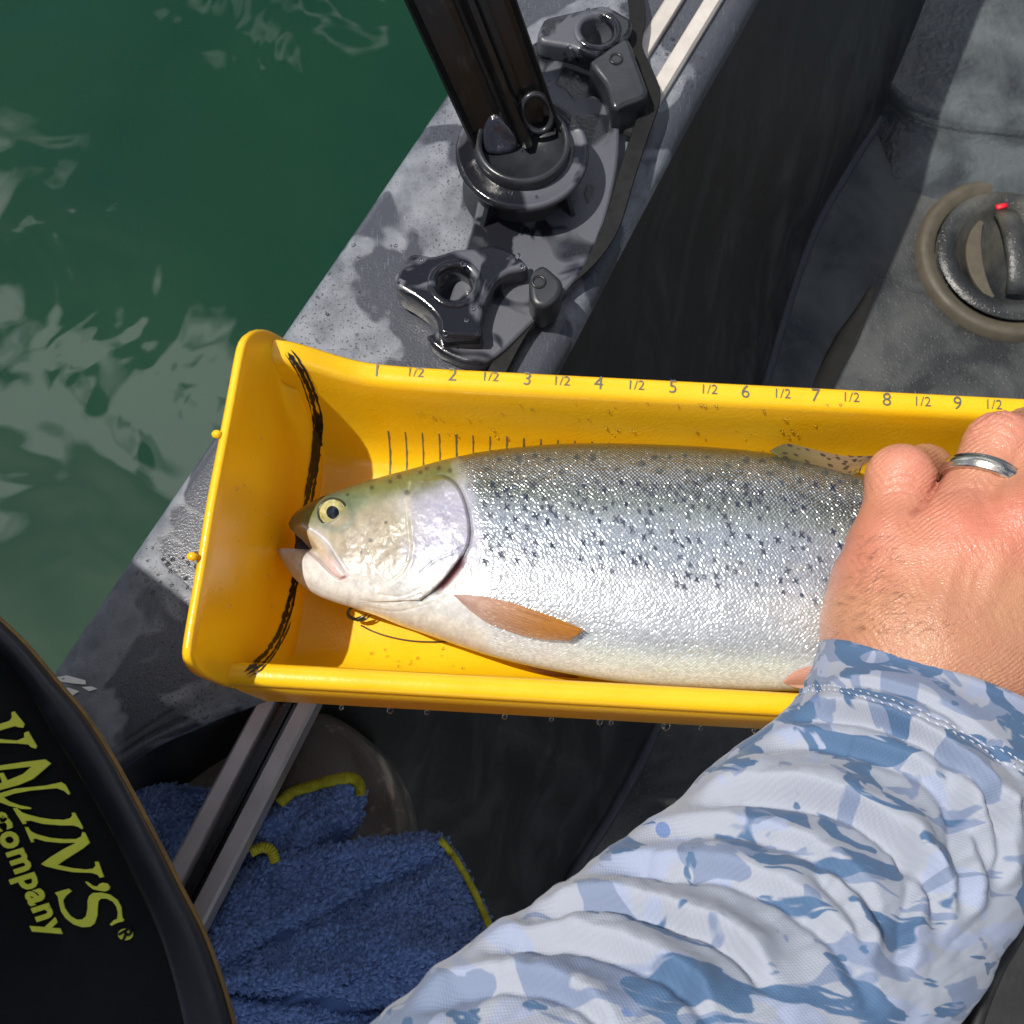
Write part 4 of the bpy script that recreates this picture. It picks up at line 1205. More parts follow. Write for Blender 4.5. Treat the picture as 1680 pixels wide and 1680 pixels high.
for i, (r0, r1) in enumerate(((.0165, .0140), (.0130, .0110), (.0108, .0088))):
    d = cone_d(X, th_[i], th_[i + 1], r0, r1); f = d if f is None else smin(f, d, .005)
D = smin(D, f, .010)
for k in mcp: D = smin(D, np.linalg.norm(X - mcp[k] - np.array([0, .001, .0035]), axis=-1) - .0098, .006)   # knuckles
HV, HF = surface_nets(D, lo, hv)
del X
person = thing('person', 'left hand with silver ring and blue camo sleeve pressing down on the trout', 'person', P3(1500, 1300, .08))
# smooth the sampled surface and carve the creases along its normals
def relax(V, F, it, lam=.5):
    n = len(V)
    e = np.vstack([F[:, [0, 1]], F[:, [1, 2]], F[:, [2, 3]], F[:, [3, 0]]]); e = np.vstack([e, e[:, ::-1]])
    deg = np.bincount(e[:, 0], minlength=n)[:, None]
    for k in range(it):
        A = np.stack([np.bincount(e[:, 0], weights=V[e[:, 1], c], minlength=n) for c in range(3)], 1) / deg
        V = V + (lam if k % 2 == 0 else -lam * 1.04) * (A - V)
    return V
def vnormals(V, F):
    N = np.cross(V[F[:, 2]] - V[F[:, 0]], V[F[:, 3]] - V[F[:, 1]])
    out = np.zeros_like(V)
    for c in range(4):
        for k in range(3): out[:, k] += np.bincount(F[:, c], weights=N[:, k], minlength=len(V))
    return out / (np.linalg.norm(out, axis=1)[:, None] + 1e-12)
HV = relax(HV, HF, 12)
# one refinement so that creases and skin folds are geometry
def refine(V, F):
    e = np.vstack([F[:, [0, 1]], F[:, [1, 2]], F[:, [2, 3]], F[:, [3, 0]]])
    es = np.sort(e, 1); key = es[:, 0].astype(np.int64) * len(V) + es[:, 1]
    uq, inv = np.unique(key, return_inverse=True)
    ev = np.stack([uq // len(V), uq % len(V)], 1)
    n, m = len(V), len(uq); q = len(F)
    VV = np.vstack([V, V[ev].mean(1), V[F].mean(1)])
    ei = inv.reshape(4, q) + n; fi = np.arange(q) + n + m
    FF = np.vstack([np.stack([F[:, c], ei[c], fi, ei[(c - 1) % 4]], 1) for c in range(4)])
    return VV, FF
HV, HF = refine(HV, HF); HV = relax(HV, HF, 8)
HN = vnormals(HV, HF)
hx_, hy_ = proj(HV)
up_m = smooth(.0, .4, HN[:, 2])
dsp = np.zeros(len(HV))
def crease(poly, wd, dep, fd=.12):
    global dsp
    d, s, p = seg_dist(hx_, hy_, poly)
    dsp -= dep * np.exp(-(d / wd) ** 2) * up_m * smooth(0, fd, p) * (1 - smooth(1 - fd, 1, p))
    return d
# wrinkles over the bent knuckles, tendons, veins, and the fold beside the little finger
for poly in ([(1606, 688), (1635, 676), (1668, 688)], [(1600, 704), (1634, 692), (1672, 706)], [(1590, 716), (1625, 706), (1668, 722)], [(1452, 786), (1480, 776), (1508, 782)], [(1448, 798), (1478, 790), (1510, 796)], [(1444, 812), (1476, 805), (1508, 812)]):
    crease(spline(poly, 14), 2.4, .00030)
crease(spline([(1542, 812), (1590, 800), (1650, 812)], 14), 5, .0003)
for poly, w_, a_ in (([(1572, 870), (1555, 950), (1530, 1030)], 13, -.0008), ([(1668, 865), (1630, 950), (1580, 1050)], 15, -.0010), ([(1476, 890), (1474, 960), (1470, 1030)], 12, -.0005),
                     ([(1640, 900), (1600, 930), (1585, 990), (1560, 1020)], 6, -.0005), ([(1520, 905), (1535, 960), (1520, 1010)], 6, -.0004), ([(1520, 880), (1530, 930), (1515, 1000)], 16, .0009), ([(1620, 880), (1595, 960), (1560, 1030)], 16, .0008)):
    crease(spline(poly, 16), w_ * 1.3, a_ * .75, .5)
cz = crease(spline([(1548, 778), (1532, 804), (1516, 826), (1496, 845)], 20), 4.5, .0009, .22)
# fine skin lattice running across the back of the hand
wa = hx_ * .84 - hy_ * .54; wb = hx_ * .54 + hy_ * .84
wob = 6 * fbm(hx_ * .02, hy_ * .02, 91, 3)
dsp += .00010 * up_m * (np.sin((wb + wob) * .95) * np.clip(fbm(hx_ * .03, hy_ * .012, 93, 3) + .35, 0, 1) * 2.0)
dsp += .00010 * up_m * np.sin((wa * .6 + wob) * .9) * np.clip(fbm(hx_ * .02, hy_ * .03, 94, 3) + .2, 0, 1)
dsp += .00025 * fbm(hx_ * .02, hy_ * .02, 95, 3) + .00010 * fbm(hx_ * .12, hy_ * .12, 96, 3)
HV2 = HV + HN * dsp[:, None]
# pigment: warm skin, flushed knuckles and edge of the hand, painted fold shade
def blob3(p, r): return np.exp(-(np.linalg.norm(HV - p, axis=1) / r) ** 2)
sk = np.zeros((len(HV), 3)) + srgb(178, 129, 99)
def putv(c, m, rgb): return c * (1 - m[:, None]) + srgb(*rgb) * m[:, None]
sk = putv(sk, np.clip(.5 + 1.2 * fbm(hx_ * .012, hy_ * .012, 98, 3), 0, 1) * .5, (166, 112, 90))
sk = putv(sk, blob3(mcp['middle'] + [0, 0, .012], .013) * .6, (190, 92, 80))
sk = putv(sk, blob3(mcp['ring'] + [0, 0, .012], .013) * .5, (208, 112, 96))
sk = putv(sk, blob3(mcp['pinky'] + [-.006, 0, .006], .018) * .45, (204, 116, 98))
sk = putv(sk, blob3(fing['pinky'][0][1] + [0, 0, .006], .013) * .5, (226, 140, 124))
sk = putv(sk, blob3(fing['ring'][0][1] + [0, .004, .006], .014) * .5, (226, 140, 124))
sk = putv(sk, np.clip(fbm(hx_ * .1, hy_ * .1, 99, 3), 0, 1) * .35, (166, 96, 78))
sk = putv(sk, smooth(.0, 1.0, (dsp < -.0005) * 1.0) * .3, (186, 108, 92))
sk = putv(sk, np.exp(-(cz / 5) ** 2) * .45, (150, 84, 70))  # shade in the fold between two fingers, painted into the skin colour
t = Mat('sunned_skin', rough=0.42)
t.set('Base Color', t.attr('pigment'))
t.set('Subsurface Weight', 0.08); t.b.inputs['Subsurface Radius'].default_value = (.010, .0035, .002); t.b.inputs['Subsurface Scale'].default_value = .35
c = t.coord()
t.set('Roughness', t.rng(t.noise(c, 300, 3, .6), .3, .7, .28, .46))
nn = t.math('ADD', t.math('MULTIPLY', t.voro(c, 1100, 'DISTANCE_TO_EDGE'), -1.0), t.noise(t.coord('Object', (500, 1400, 800), (0, 0, .6)), 1, 3, .6))
t.bump(nn, .5, .0005)
M_skin = t.m
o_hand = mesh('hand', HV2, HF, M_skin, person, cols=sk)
HB = bvh_of(o_hand)
# dark hairs along the outer edge of hand and wrist
t = Mat('brown_hair', base=srgb(104, 70, 52), rough=.4); M_hair = t.m
hr = np.random.default_rng(23)
VV, FF, off = [], [], 0
zone = [(1362, 1040), (1380, 985), (1400, 925), (1414, 868), (1470, 880), (1500, 960), (1560, 1000), (1600, 1050), (1480, 1040)]
k = 0
while k < 240:
    x, y = hr.uniform(1358, 1610), hr.uniform(845, 1050)
    if not in_poly(np.array([x]), np.array([y]), zone)[0] or hr.random() > (1.15 - (x - 1370) / 210): continue
    p0 = hits(HB, [x], [y], .0)[0]
    if p0[2] < .045: continue
    L = hr.uniform(9, 26); a = hr.normal(2.65, .35); cu = hr.normal(.2, .35)
    s = np.linspace(0, 1, 6)
    qx = x + L * s * np.cos(a + cu * s); qy = y + L * s * np.sin(a + cu * s) * .8
    q = W(qx, qy, p0[2] - .0012 * s * (L / 20) + .0010 * np.sin(s * PI) + .0004)
    V, F = sweep_vf(q, circ(.000042, 3), np.linspace(1, .25, 6), caps=False, off=off)
    VV.append(V); FF += F; off += len(V); k += 1
tag(mesh('arm_hair', np.vstack(VV), np.array(FF), M_hair, person), kind='stuff')
# wedding ring
rp = mcp['ring'] + (fing['ring'][0][1] - mcp['ring']) * .62
axr = fing['ring'][0][1] - mcp['ring']; axr /= np.linalg.norm(axr)
axr = axr + np.array([-.10, .0, .0]); axr /= np.linalg.norm(axr)
e1 = np.cross(axr, [0, 0, 1.0]); e1 /= np.linalg.norm(e1); e2 = np.cross(e1, axr)
prof = np.array([(-.0027, -.0004), (-.0027, .0006), (-.0022, .0011), (-.0017, .0010), (-.0013, .0014), (0, .0017), (.0013, .0014), (.0017, .0010), (.0022, .0011), (.0027, .0006), (.0027, -.0004)])
a = np.linspace(0, 2 * PI, 96, endpoint=False)
Rr = .0121
V = rp + (np.cos(a)[:, None, None] * e1 + np.sin(a)[:, None, None] * e2) * (Rr + prof[None, :, 1:2]) + prof[None, :, 0:1] * axr
t = Mat('worn_white_gold', base=(.62, .58, .50), rough=.22, metal=1.0); t.bump(t.noise(t.coord('Object', (600, 600, 600)), 1, 4, .7), .25, .0004)
F = np.vstack([gfaces(96, 11)] + [np.array([[95 * 11 + j, 95 * 11 + j + 1, j + 1, j] for j in range(10)])])
tag(mesh('wedding_ring', V.reshape(-1, 3), F, t.m, None), 'silver wedding ring with grooved edges on the ring finger holding the trout', 'ring')

# ---- sleeve: rings along the forearm, pulled into folds
SL = [((1352, 1050), (1712, 1178), .0640), ((1343, 1074), (1722, 1215), .0655), ((1334, 1100), (1726, 1262), .067), ((1296, 1168), (1712, 1352), .070), ((1180, 1262), (1682, 1446), .076),
      ((1060, 1358), (1622, 1550), .086), ((930, 1455), (1572, 1640), .097), ((790, 1550), (1500, 1760), .108), ((600, 1692), (1370, 1950), .120), ((380, 1850), (1230, 2150), .132)]
NSL, NPH = 520, 420
def interp_st(P):
    P = np.asarray(P, float); uu = np.linspace(0, len(P) - 1, NSL)
    Q = np.vstack([2 * P[0] - P[1], P, 2 * P[-1] - P[-2]])
    i = np.clip(np.floor(uu).astype(int), 0, len(P) - 2); f = (uu - i)[:, None]
    p0, p1, p2, p3 = Q[i], Q[i + 1], Q[i + 2], Q[i + 3]
    return 0.5 * (2 * p1 + (p2 - p0) * f + (2 * p0 - 5 * p1 + 4 * p2 - p3) * f**2 + (3 * p1 - p0 - 3 * p2 + p3) * f**3)
Lp = interp_st([s[0] for s in SL]); Rp = interp_st([s[1] for s in SL]); zc = interp_st([[s[2]] for s in SL])[:, 0]
Lw = W(Lp[:, 0], Lp[:, 1], zc); Rw = W(Rp[:, 0], Rp[:, 1], zc)
Cw = (Lw + Rw) / 2; hwid = np.linalg.norm(Rw - Lw, axis=1) / 2
eL = (Rw - Lw) / (2 * hwid[:, None])
ph = np.linspace(0, 2 * PI, NPH)                             # 0 left edge, pi/2 top, pi right edge
vert = np.interp(np.linspace(0, 1, NSL), [0, .15, .5, 1], [.0255, .029, .038, .046])
upv = np.array([0, -.10, .995])
Sv = Cw[:, None] + (-np.cos(ph))[None, :, None] * hwid[:, None, None] * eL[:, None] + (np.sign(np.sin(ph)) * np.abs(np.sin(ph)) ** .9)[None, :, None] * vert[:, None, None] * upv
# keep each top point on its own line of sight so edges stay where they are
SN = np.zeros_like(Sv)
du = np.gradient(Sv, axis=0); dv = np.gradient(Sv, axis=1); SN = np.cross(du, dv); SN /= np.linalg.norm(SN, axis=2)[..., None] + 1e-12
ctr = Cw[:, None] - Sv
if (SN * ctr).sum() > 0: SN = -SN
sx_, sy_ = proj(Sv.reshape(-1, 3)); sx_ = sx_.reshape(NSL, NPH); sy_ = sy_.reshape(NSL, NPH)
topm = smooth(-.25, .25, np.sin(ph))[None, :]
folds = [  # crest line, rise width on the wrist side, fall width on the elbow side, height
    ([(1322, 1130), (1420, 1118), (1530, 1150), (1620, 1210), (1690, 1290)], 26, 9, .0022),
    ([(1272, 1192), (1390, 1165), (1510, 1205), (1600, 1280), (1680, 1400)], 42, 11, .0048),
    ([(1200, 1262), (1310, 1212), (1440, 1226), (1540, 1280), (1610, 1370), (1640, 1470)], 40, 12, .0052),
    ([(1110, 1336), (1240, 1298), (1370, 1312), (1470, 1370), (1540, 1470), (1560, 1560)], 46, 12, .0058),
    ([(1010, 1400), (1150, 1360), (1290, 1372), (1400, 1440), (1470, 1540)], 36, 12, .0038),
    ([(930, 1466), (1060, 1420), (1200, 1425), (1320, 1480), (1410, 1580), (1450, 1660)], 44, 12, .0062),
    ([(840, 1530), (960, 1490), (1090, 1495), (1210, 1545), (1290, 1640)], 38, 11, .0045),
    ([(760, 1590), (880, 1545), (1010, 1550), (1130, 1610), (1200, 1700)], 40, 12, .0055),
    ([(660, 1660), (790, 1610), (920, 1615), (1030, 1680)], 40, 12, .005),
    ([(1560, 1240), (1590, 1330), (1580, 1430), (1590, 1520)], 24, 14, .0034),
    ([(1470, 1330), (1500, 1420), (1500, 1520), (1490, 1620)], 26, 13, .0036),
    ([(1340, 1420), (1400, 1500), (1430, 1590)], 22, 11, .0030),
    ([(1630, 1290), (1650, 1380), (1640, 1460)], 20, 10, .0030)]
dS = np.zeros_like(sx_)
wobx = 14 * fbm(sx_ * .009, sy_ * .009, 301, 3); 
for k, (pl, wr, wf, am) in enumerate(folds):
    d, s, p = seg_dist(sx_ + wobx, sy_ + wobx * .6, spline(pl, 40))
    sd_ = d * s                                              # >0 lies on one side of the crest
    g_ = np.where(sd_ < 0, np.exp(-(sd_ / wr) ** 2), np.exp(-(sd_ / wf) ** 2))
    am *= .90 + .28 * math.sin(k * 2.3)
    dS += am * g_ * smooth(0, .22, p) * (1 - smooth(.80, 1.0, p)) * topm
    dS -= am * .45 * np.exp(-((sd_ - wf * 1.7) / (wf * .9)) ** 2) * smooth(0, .2, p) * (1 - smooth(.85, 1, p)) * topm
ss = np.linspace(0, 1, NSL)[:, None]
cuffd = np.r_[0, np.cumsum(np.linalg.norm(np.diff(Cw, axis=0), axis=1))][:, None]
rot_ = sx_ * .8 - sy_ * .6
rot2 = sx_ * .6 + sy_ * .8
dS += (.0016 * fbm(sx_ * .010 + 3, sy_ * .010, 305, 4) + .0016 * np.abs(fbm(rot_ * .006, rot2 * .020, 307, 3)) ** .8) * smooth(.01, .04, cuffd)
dS += .0005 * np.exp(-((cuffd - .0015) / .0012) ** 2) - .0008 * np.exp(-((cuffd - .0195) / .0009) ** 2) - .0005 * np.exp(-((cuffd - .0225) / .0007) ** 2)
dS += .0004 * np.sin(ph * 23 + 3 * np.sin(ph * 5))[None, :] * np.exp(-((cuffd - .021) / .004) ** 2)
S2 = Sv + SN * dS[..., None]
uvS = np.stack([np.broadcast_to(cuffd, sx_.shape), np.broadcast_to(ph[None] / (2 * PI) * .22, sx_.shape)], -1)
# turn the cuff edge inside
inn = [S2[0:1] - SN[0:1] * .0009 + 0 * S2[0:1], S2[6:7] - SN[6:7] * .0020, S2[30:31] - SN[30:31] * .0024]
Sall = np.concatenate(inn[::-1] + [S2], 0); uvA = np.concatenate([uvS[30:31], uvS[6:7], uvS[0:1], uvS], 0)
t = Mat('pale_blue_camo_jersey', rough=0.72, spec=0.25)
def camo(scl, lo_, hi_, off_, dist=1.6, det=2.0):
    mp = t.nt.nodes.new('ShaderNodeMapping'); tcn = t.nt.nodes.new('ShaderNodeTexCoord')
    mp.inputs['Location'].default_value = (off_, off_ * .7, off_ * .3); mp.inputs['Scale'].default_value = scl; mp.inputs['Rotation'].default_value = (0, 0, .35)
    t.nt.links.new(tcn.outputs['UV'], mp.inputs['Vector'])
    return t.rng(t.noise(mp.outputs['Vector'], 1, det, .45, dist), lo_, hi_)
base_ = srgb(148, 153, 166)
feather = t.noise(t.coord('UV', (420, 60, 1), (0, 0, .5)), 1, 2, .5)
l1 = camo((56, 42, 1), .552, .566, 3.1, .9, 1.6)
l2 = camo((66, 48, 1), .546, .560, 9.4, 1.3, 2.6)
l3 = camo((72, 50, 1), .580, .592, 21.7, 1.2, 2.8)
dots = t.rng(t.voro(t.coord('UV', (70, 70, 1)), 1), .11, .125, 1, 0)
dotm = t.rng(t.noise(t.coord('UV', (40, 40, 1)), 1, 1), .55, .57)
col = t.mix(t.math('MULTIPLY', l1, .8), base_, srgb(142, 152, 178))
col = t.mix(l2, col, srgb(114, 126, 151))
cut_ = t.rng(feather, .60, .64, 1, 0)
col = t.mix(t.math('MULTIPLY', l3, cut_), col, srgb(72, 98, 130))
col = t.mix(t.math('MULTIPLY', dots, dotm), col, srgb(98, 118, 160))
t.set('Base Color', col)
t.set('Sheen Weight', .10); t.set('Sheen Roughness', .4)
wv_ = t.nt.nodes.new('ShaderNodeTexWave'); wv_.bands_direction = 'X'; wv_.inputs['Scale'].default_value = 520; wv_.inputs['Distortion'].default_value = .6
t.nt.links.new(t.coord('UV', (1, 1, 1), (0, 0, .7)), wv_.inputs['Vector'])
wv2_ = t.nt.nodes.new('ShaderNodeTexWave'); wv2_.bands_direction = 'Y'; wv2_.inputs['Scale'].default_value = 420; wv2_.inputs['Distortion'].default_value = .6
t.nt.links.new(t.coord('UV', (1, 1, 1), (0, 0, .7)), wv2_.inputs['Vector'])
t.bump(t.math('ADD', wv_.outputs['Fac'], wv2_.outputs['Fac']), .22, .0003)
M_camo = t.m
axe = Cw[-1] - Cw[-20]; axe /= np.linalg.norm(axe)
for f, q in ((.96, .012), (.80, .030), (.50, .042), (.001, .046)):
    Sall = np.concatenate([Sall, (Cw[-1] + (S2[-1] - Cw[-1]) * f + axe * q)[None]], 0)
    uvA = np.concatenate([uvA, uvS[-1:] + [[[q, 0]]]], 0)
nS = len(Sall)
sleeve = mesh('sleeve', Sall.reshape(-1, 3), gfaces(nS, NPH), M_camo, person, uv=uvA.reshape(-1, 2), flip=True)
# overlocked seam stitches near the cuff
M_thr = plain('pale_thread', srgb(206, 212, 230), .7)
VV, FF, off = [], [], 0
i_s = int(np.argmin(np.abs(cuffd[:, 0] - .0195)))
for i_row in (i_s, i_s + 9):
    for j in range(6, NPH // 2 - 4, 4):
        p0 = S2[i_row, j] + SN[i_row, j] * .0003; p1 = S2[i_row + 2, j + 2] + SN[i_row + 2, j + 2] * .0003; pm = (p0 + p1) / 2 + SN[i_row, j] * .00022
        V, F = sweep_vf(np.array([p0, pm, p1]), circ(.00016, 5), [.6, 1, .6], off=off); VV.append(V); FF += F; off += len(V)
tag(mesh('stitching', np.vstack(VV), FF, M_thr, sleeve), kind='stuff')
# the shirt hem hanging below the forearm at the right
hm_ = spline([(1690, 1440, .040), (1655, 1468, .038), (1622, 1496, .036), (1598, 1512, .036), (1580, 1560, .037), (1562, 1610, .038), (1548, 1640, .038), (1520, 1662, .038), (1470, 1690, .038)], 120)
wave = .0016 * np.sin(np.arange(120) * .35) 
rows = []
for f in np.linspace(0, 1, 14):
    px_ = hm_[:, 0] - 150 * (1 - f); py_ = hm_[:, 1] - 130 * (1 - f)
    rows.append(W(px_, py_, hm_[:, 2] + .012 * (1 - f) + wave * f))
rows.append(rows[-1] - [0, 0, .0012]); rows.append(rows[-3] - [0, 0, .0012])
G_ = np.stack(rows, 1)
uvh = np.stack(np.meshgrid(np.arange(120) * .0011 + .3, np.arange(len(rows)) * .002, indexing='ij'), -1)
hem = mesh('shirt_hem', G_.reshape(-1, 3), gfaces(120, len(rows)), M_camo, person, uv=uvh.reshape(-1, 2), flip=True)
VV, FF, off = [], [], 0
for k in range(3):
    for j in range(1, 118, 1):
        p0 = G_[j, 13 - k] + [0, 0, .0004]; p1 = G_[j + 1, 12 - k] + [0, 0, .0004]
        V, F = sweep_vf(np.array([p0, (p0 + p1) / 2 + [0, 0, .0003], p1]), circ(.00022, 5), [.6, 1, .6], off=off); VV.append(V); FF += F; off += len(V)
tag(mesh('stitching', np.vstack(VV), FF, M_thr, hem), kind='stuff')
# ------------------------------------------------------------------ black tackle bag with its printed panel
t = Mat('black_coated_fabric', rough=0.42)
c = t.coord()
sc_ = t.noise(c, 40, 6, .7, .5)
t.set('Base Color', t.mix(t.rng(sc_, .55, .75), srgb(17, 18, 25), srgb(44, 46, 56)))
t.set('Roughness', t.rng(sc_, .3, .7, .32, .55)); t.bump(t.noise(c, 700, 3, .6), .12, .0005)
M_rim = t.m
t = Mat('black_panel_fabric', rough=0.65, spec=.22)
c = t.coord()
t.set('Base Color', t.mix(t.rng(t.noise(c, 30, 5, .6), .5, .8), srgb(9, 9, 11), srgb(24, 24, 27))); t.bump(t.noise(c, 900, 3, .6), .2, .0005)
M_panel = t.m
M_lime = plain('lime_yellow_print', srgb(214, 216, 70), .5, var=.06, scale=300, bumpst=.1)
M_edge = plain('brass_coloured_piping', srgb(120, 88, 30), .4, var=.3)
bag = thing('tackle_bag', 'black round topped tackle bag printed with lime yellow lettering', 'bag', W(150, 1500, .02))
ro = spline([(-700, 620), (-420, 740), (-200, 872), (-90, 945), (0, 1024), (43, 1067), (86, 1119), (129, 1170), (171, 1234), (214, 1311), (257, 1393), (291, 1461), (326, 1530), (356, 1611), (377, 1685), (400, 1790), (415, 1950)], 160)
ri_ = spline([(-700, 700), (-420, 810), (-200, 930), (-90, 1000), (0, 1076), (43, 1127), (86, 1200), (129, 1269), (171, 1341), (214, 1427), (253, 1513), (279, 1590), (302, 1685), (322, 1790), (335, 1950)], 160)
ZB = .100
Ro = W(ro[:, 0], ro[:, 1], ZB); Ri = W(ri_[:, 0], ri_[:, 1], ZB - .0015)
nr = Ro - Ri; nr /= np.linalg.norm(nr, axis=1)[:, None]
mid = lambda f: Ri * (1 - f) + Ro * f
rows = [Ri - nr * .001 - [0, 0, .006], Ri - nr * .0006 - [0, 0, .002], Ri + [0, 0, .0004], mid(.06) + [0, 0, .0012], mid(.2) + [0, 0, .0016], mid(.5) + [0, 0, .0018], mid(.8) + [0, 0, .0014], mid(.94) + [0, 0, .0006], Ro, Ro + nr * .0004 - [0, 0, .001], Ro + nr * .0002 - [0, 0, .006], Ro - nr * .010 - [0, 0, .016], Ro - nr * .024 - [0, 0, .034], Ro - nr * .055 - [0, 0, .075], Ro - nr * .090 - [0, 0, .125]]
G_ = np.stack(rows, 1)
mesh('rim', G_.reshape(-1, 3), gfaces(160, G_.shape[1]), M_rim, bag, flip=False)
V, F = sweep_vf(Ro + nr * .0005 - [0, 0, .0022], circ(.0008, 8)); mesh('piping', V, F, M_edge, bag)
# the printed panel inside the rim
ZP = .0930
cen = W(-350, 1650, ZP)
rows = []
for f in np.linspace(0, 1, 26):
    P = Ri * (1 - f) + cen * f
    P = P.copy(); P[:, 2] = ZP + .0015 * (1 - smooth(0, .05, f))
    rows.append(P)
G_ = np.stack(rows, 1)
G_[..., 2] += .0006 * fbm(G_[..., 0] * 40, G_[..., 1] * 40, 55, 3) * smooth(0, .1, np.linspace(0, 1, 26))[None]
mesh('front_panel', G_.reshape(-1, 3), gfaces(160, 26), M_panel, bag, flip=True)
ZT = ZP + .0014
# added unseen panel left of frame, shades bag, gunwale corner and towel
kb = spline([(20, 770), (205, 910), (310, 985), (450, 1090), (640, 1190), (830, 1330), (930, 1500), (960, 1760)], 60)
K_ = W(kb[:, 0], kb[:, 1], -.024); K_ = K_ + SUN / SUN[2] * .284
rows = []
for f in np.linspace(0, 1, 12):
    P = K_.copy(); P[:, 2] = .26 * f + .085 * (1 - f); P[:, 0] -= .06 * (1 - f); P[:, 1] += .02 * (1 - f); rows.append(P)
for f in np.linspace(1, 0, 4):
    P = K_.copy(); P[:, 2] = .26 * f + .085 * (1 - f); P[:, 0] -= .06 * (1 - f) + .006; P[:, 1] += .02 * (1 - f); rows.append(P)
G_ = np.stack(rows, 1)
mesh('added_shade_panel', G_.reshape(-1, 3), gfaces(60, G_.shape[1], True), M_rim, bag)
def letter(name, P, holes=(), par=None):
    q = lambda L: W(np.array([a / 4 for a, b in L], float), np.array([1140 + b / 4 for a, b in L], float), ZT)[:, :2]
    return plate(name, [q(P)] + [q(h) for h in holes], ZT - .0002, .0003, .00005, M_lime, bag, 1)
letter('letter', [(-300, 225), (-40, 205), (0, 190), (60, 172), (78, 150), (75, 115), (95, 108), (160, 190), (150, 215), (118, 212), (95, 205), (0, 232), (-40, 245), (-300, 262)])
letter('letter', [(-40, 285), (0, 290), (110, 300), (160, 280), (158, 250), (185, 238), (242, 335), (232, 352), (205, 345), (185, 325), (100, 318), (0, 315), (-200, 300), (-200, 276)])
letter('letter', [(335, 450), (296, 423), (160, 440), (0, 463), (-80, 475), (-80, 505), (0, 494), (208, 470), (150, 520), (48, 562), (20, 510), (-6, 516), (14, 575), (-80, 606), (-80, 652), (0, 625), (120, 592), (215, 552)])
letter('letter', [(372, 580), (400, 572), (430, 590), (460, 645), (450, 655), (420, 630), (370, 612), (200, 628), (90, 648), (22, 672), (60, 700), (130, 725), (200, 738), (203, 750), (140, 748), (60, 728), (10, 710), (-50, 690), (-50, 660), (0, 645), (100, 615), (300, 595)])
letter('letter', [(85, 745), (110, 742), (140, 770), (180, 785), (260, 805), (340, 817), (420, 820), (462, 808), (475, 790), (470, 775), (490, 772), (545, 870), (538, 882), (510, 865), (480, 857), (400, 857), (280, 847), (200, 825), (166, 828), (172, 845), (150, 848)])
letter('letter', [(162, 868), (182, 868), (200, 895), (240, 915), (330, 938), (420, 946), (500, 946), (532, 930), (540, 900), (558, 905), (590, 970), (540, 1010), (430, 1080), (378, 1116), (480, 1138), (560, 1146), (610, 1140), (628, 1120), (622, 1095), (645, 1093), (682, 1195), (655, 1200), (640, 1180), (600, 1168), (480, 1164), (380, 1145), (300, 1125), (270, 1110), (330, 1065), (420, 1010), (498, 971), (400, 972), (300, 962), (230, 942), (215, 950), (222, 965), (205, 968)])
letter('apostrophe', [(558, 1225), (575, 1228), (610, 1254), (640, 1258), (648, 1243), (672, 1233), (705, 1238), (722, 1260), (715, 1280), (690, 1290), (650, 1285), (610, 1275), (580, 1252)])
letter('letter', [(360, 1298), (400, 1285), (450, 1272), (470, 1288), (432, 1318), (413, 1350), (425, 1400), (460, 1450), (500, 1475), (540, 1475), (565, 1450), (575, 1400), (575, 1350), (585, 1320), (610, 1300), (660, 1297), (720, 1310), (770, 1345), (795, 1390), (801, 1440), (802, 1463), (815, 1475), (808, 1487), (770, 1495), (730, 1515), (722, 1505), (745, 1480), (768, 1470), (774, 1430), (764, 1390), (740, 1357), (700, 1337), (662, 1337), (644, 1355), (640, 1400), (638, 1450), (620, 1500), (590, 1522), (540, 1525), (480, 1505), (430, 1465), (400, 1420), (388, 1370), (380, 1325)])
aa_ = np.linspace(0, 2 * PI, 30, endpoint=False)
mk = letter('registered_mark', [(823 + 49 * math.cos(x), 1572 + 39 * math.sin(x)) for x in aa_])
dirp = W(330 / 4., 1140 + 1470 / 4., ZT) - W(45 / 4., 1140 + 850 / 4., ZT); an = math.atan2(dirp[1], dirp[0])
text_mesh('letter', 'R', .0048, Matrix.Translation(W(823 / 4, 1140 + 1572 / 4, ZT + .0004)) @ Matrix.Rotation(an, 4, 'Z'), M_panel, mk, bold=.00010, ext=.0001)
text_mesh('lettering', 'company', .0088, Matrix.Translation(W(180 / 4, 1140 + 1165 / 4, ZT)) @ Matrix.Rotation(an, 4, 'Z'), M_lime, bag, shear=.25, bold=.00030, ext=.0002, spacing=1.10)
text_mesh('lettering', 'e', .0070, Matrix.Translation(W(10 / 4, 1140 + 790 / 4, ZT)) @ Matrix.Rotation(an, 4, 'Z'), M_lime, bag, shear=.25, bold=.00018, ext=.0002)

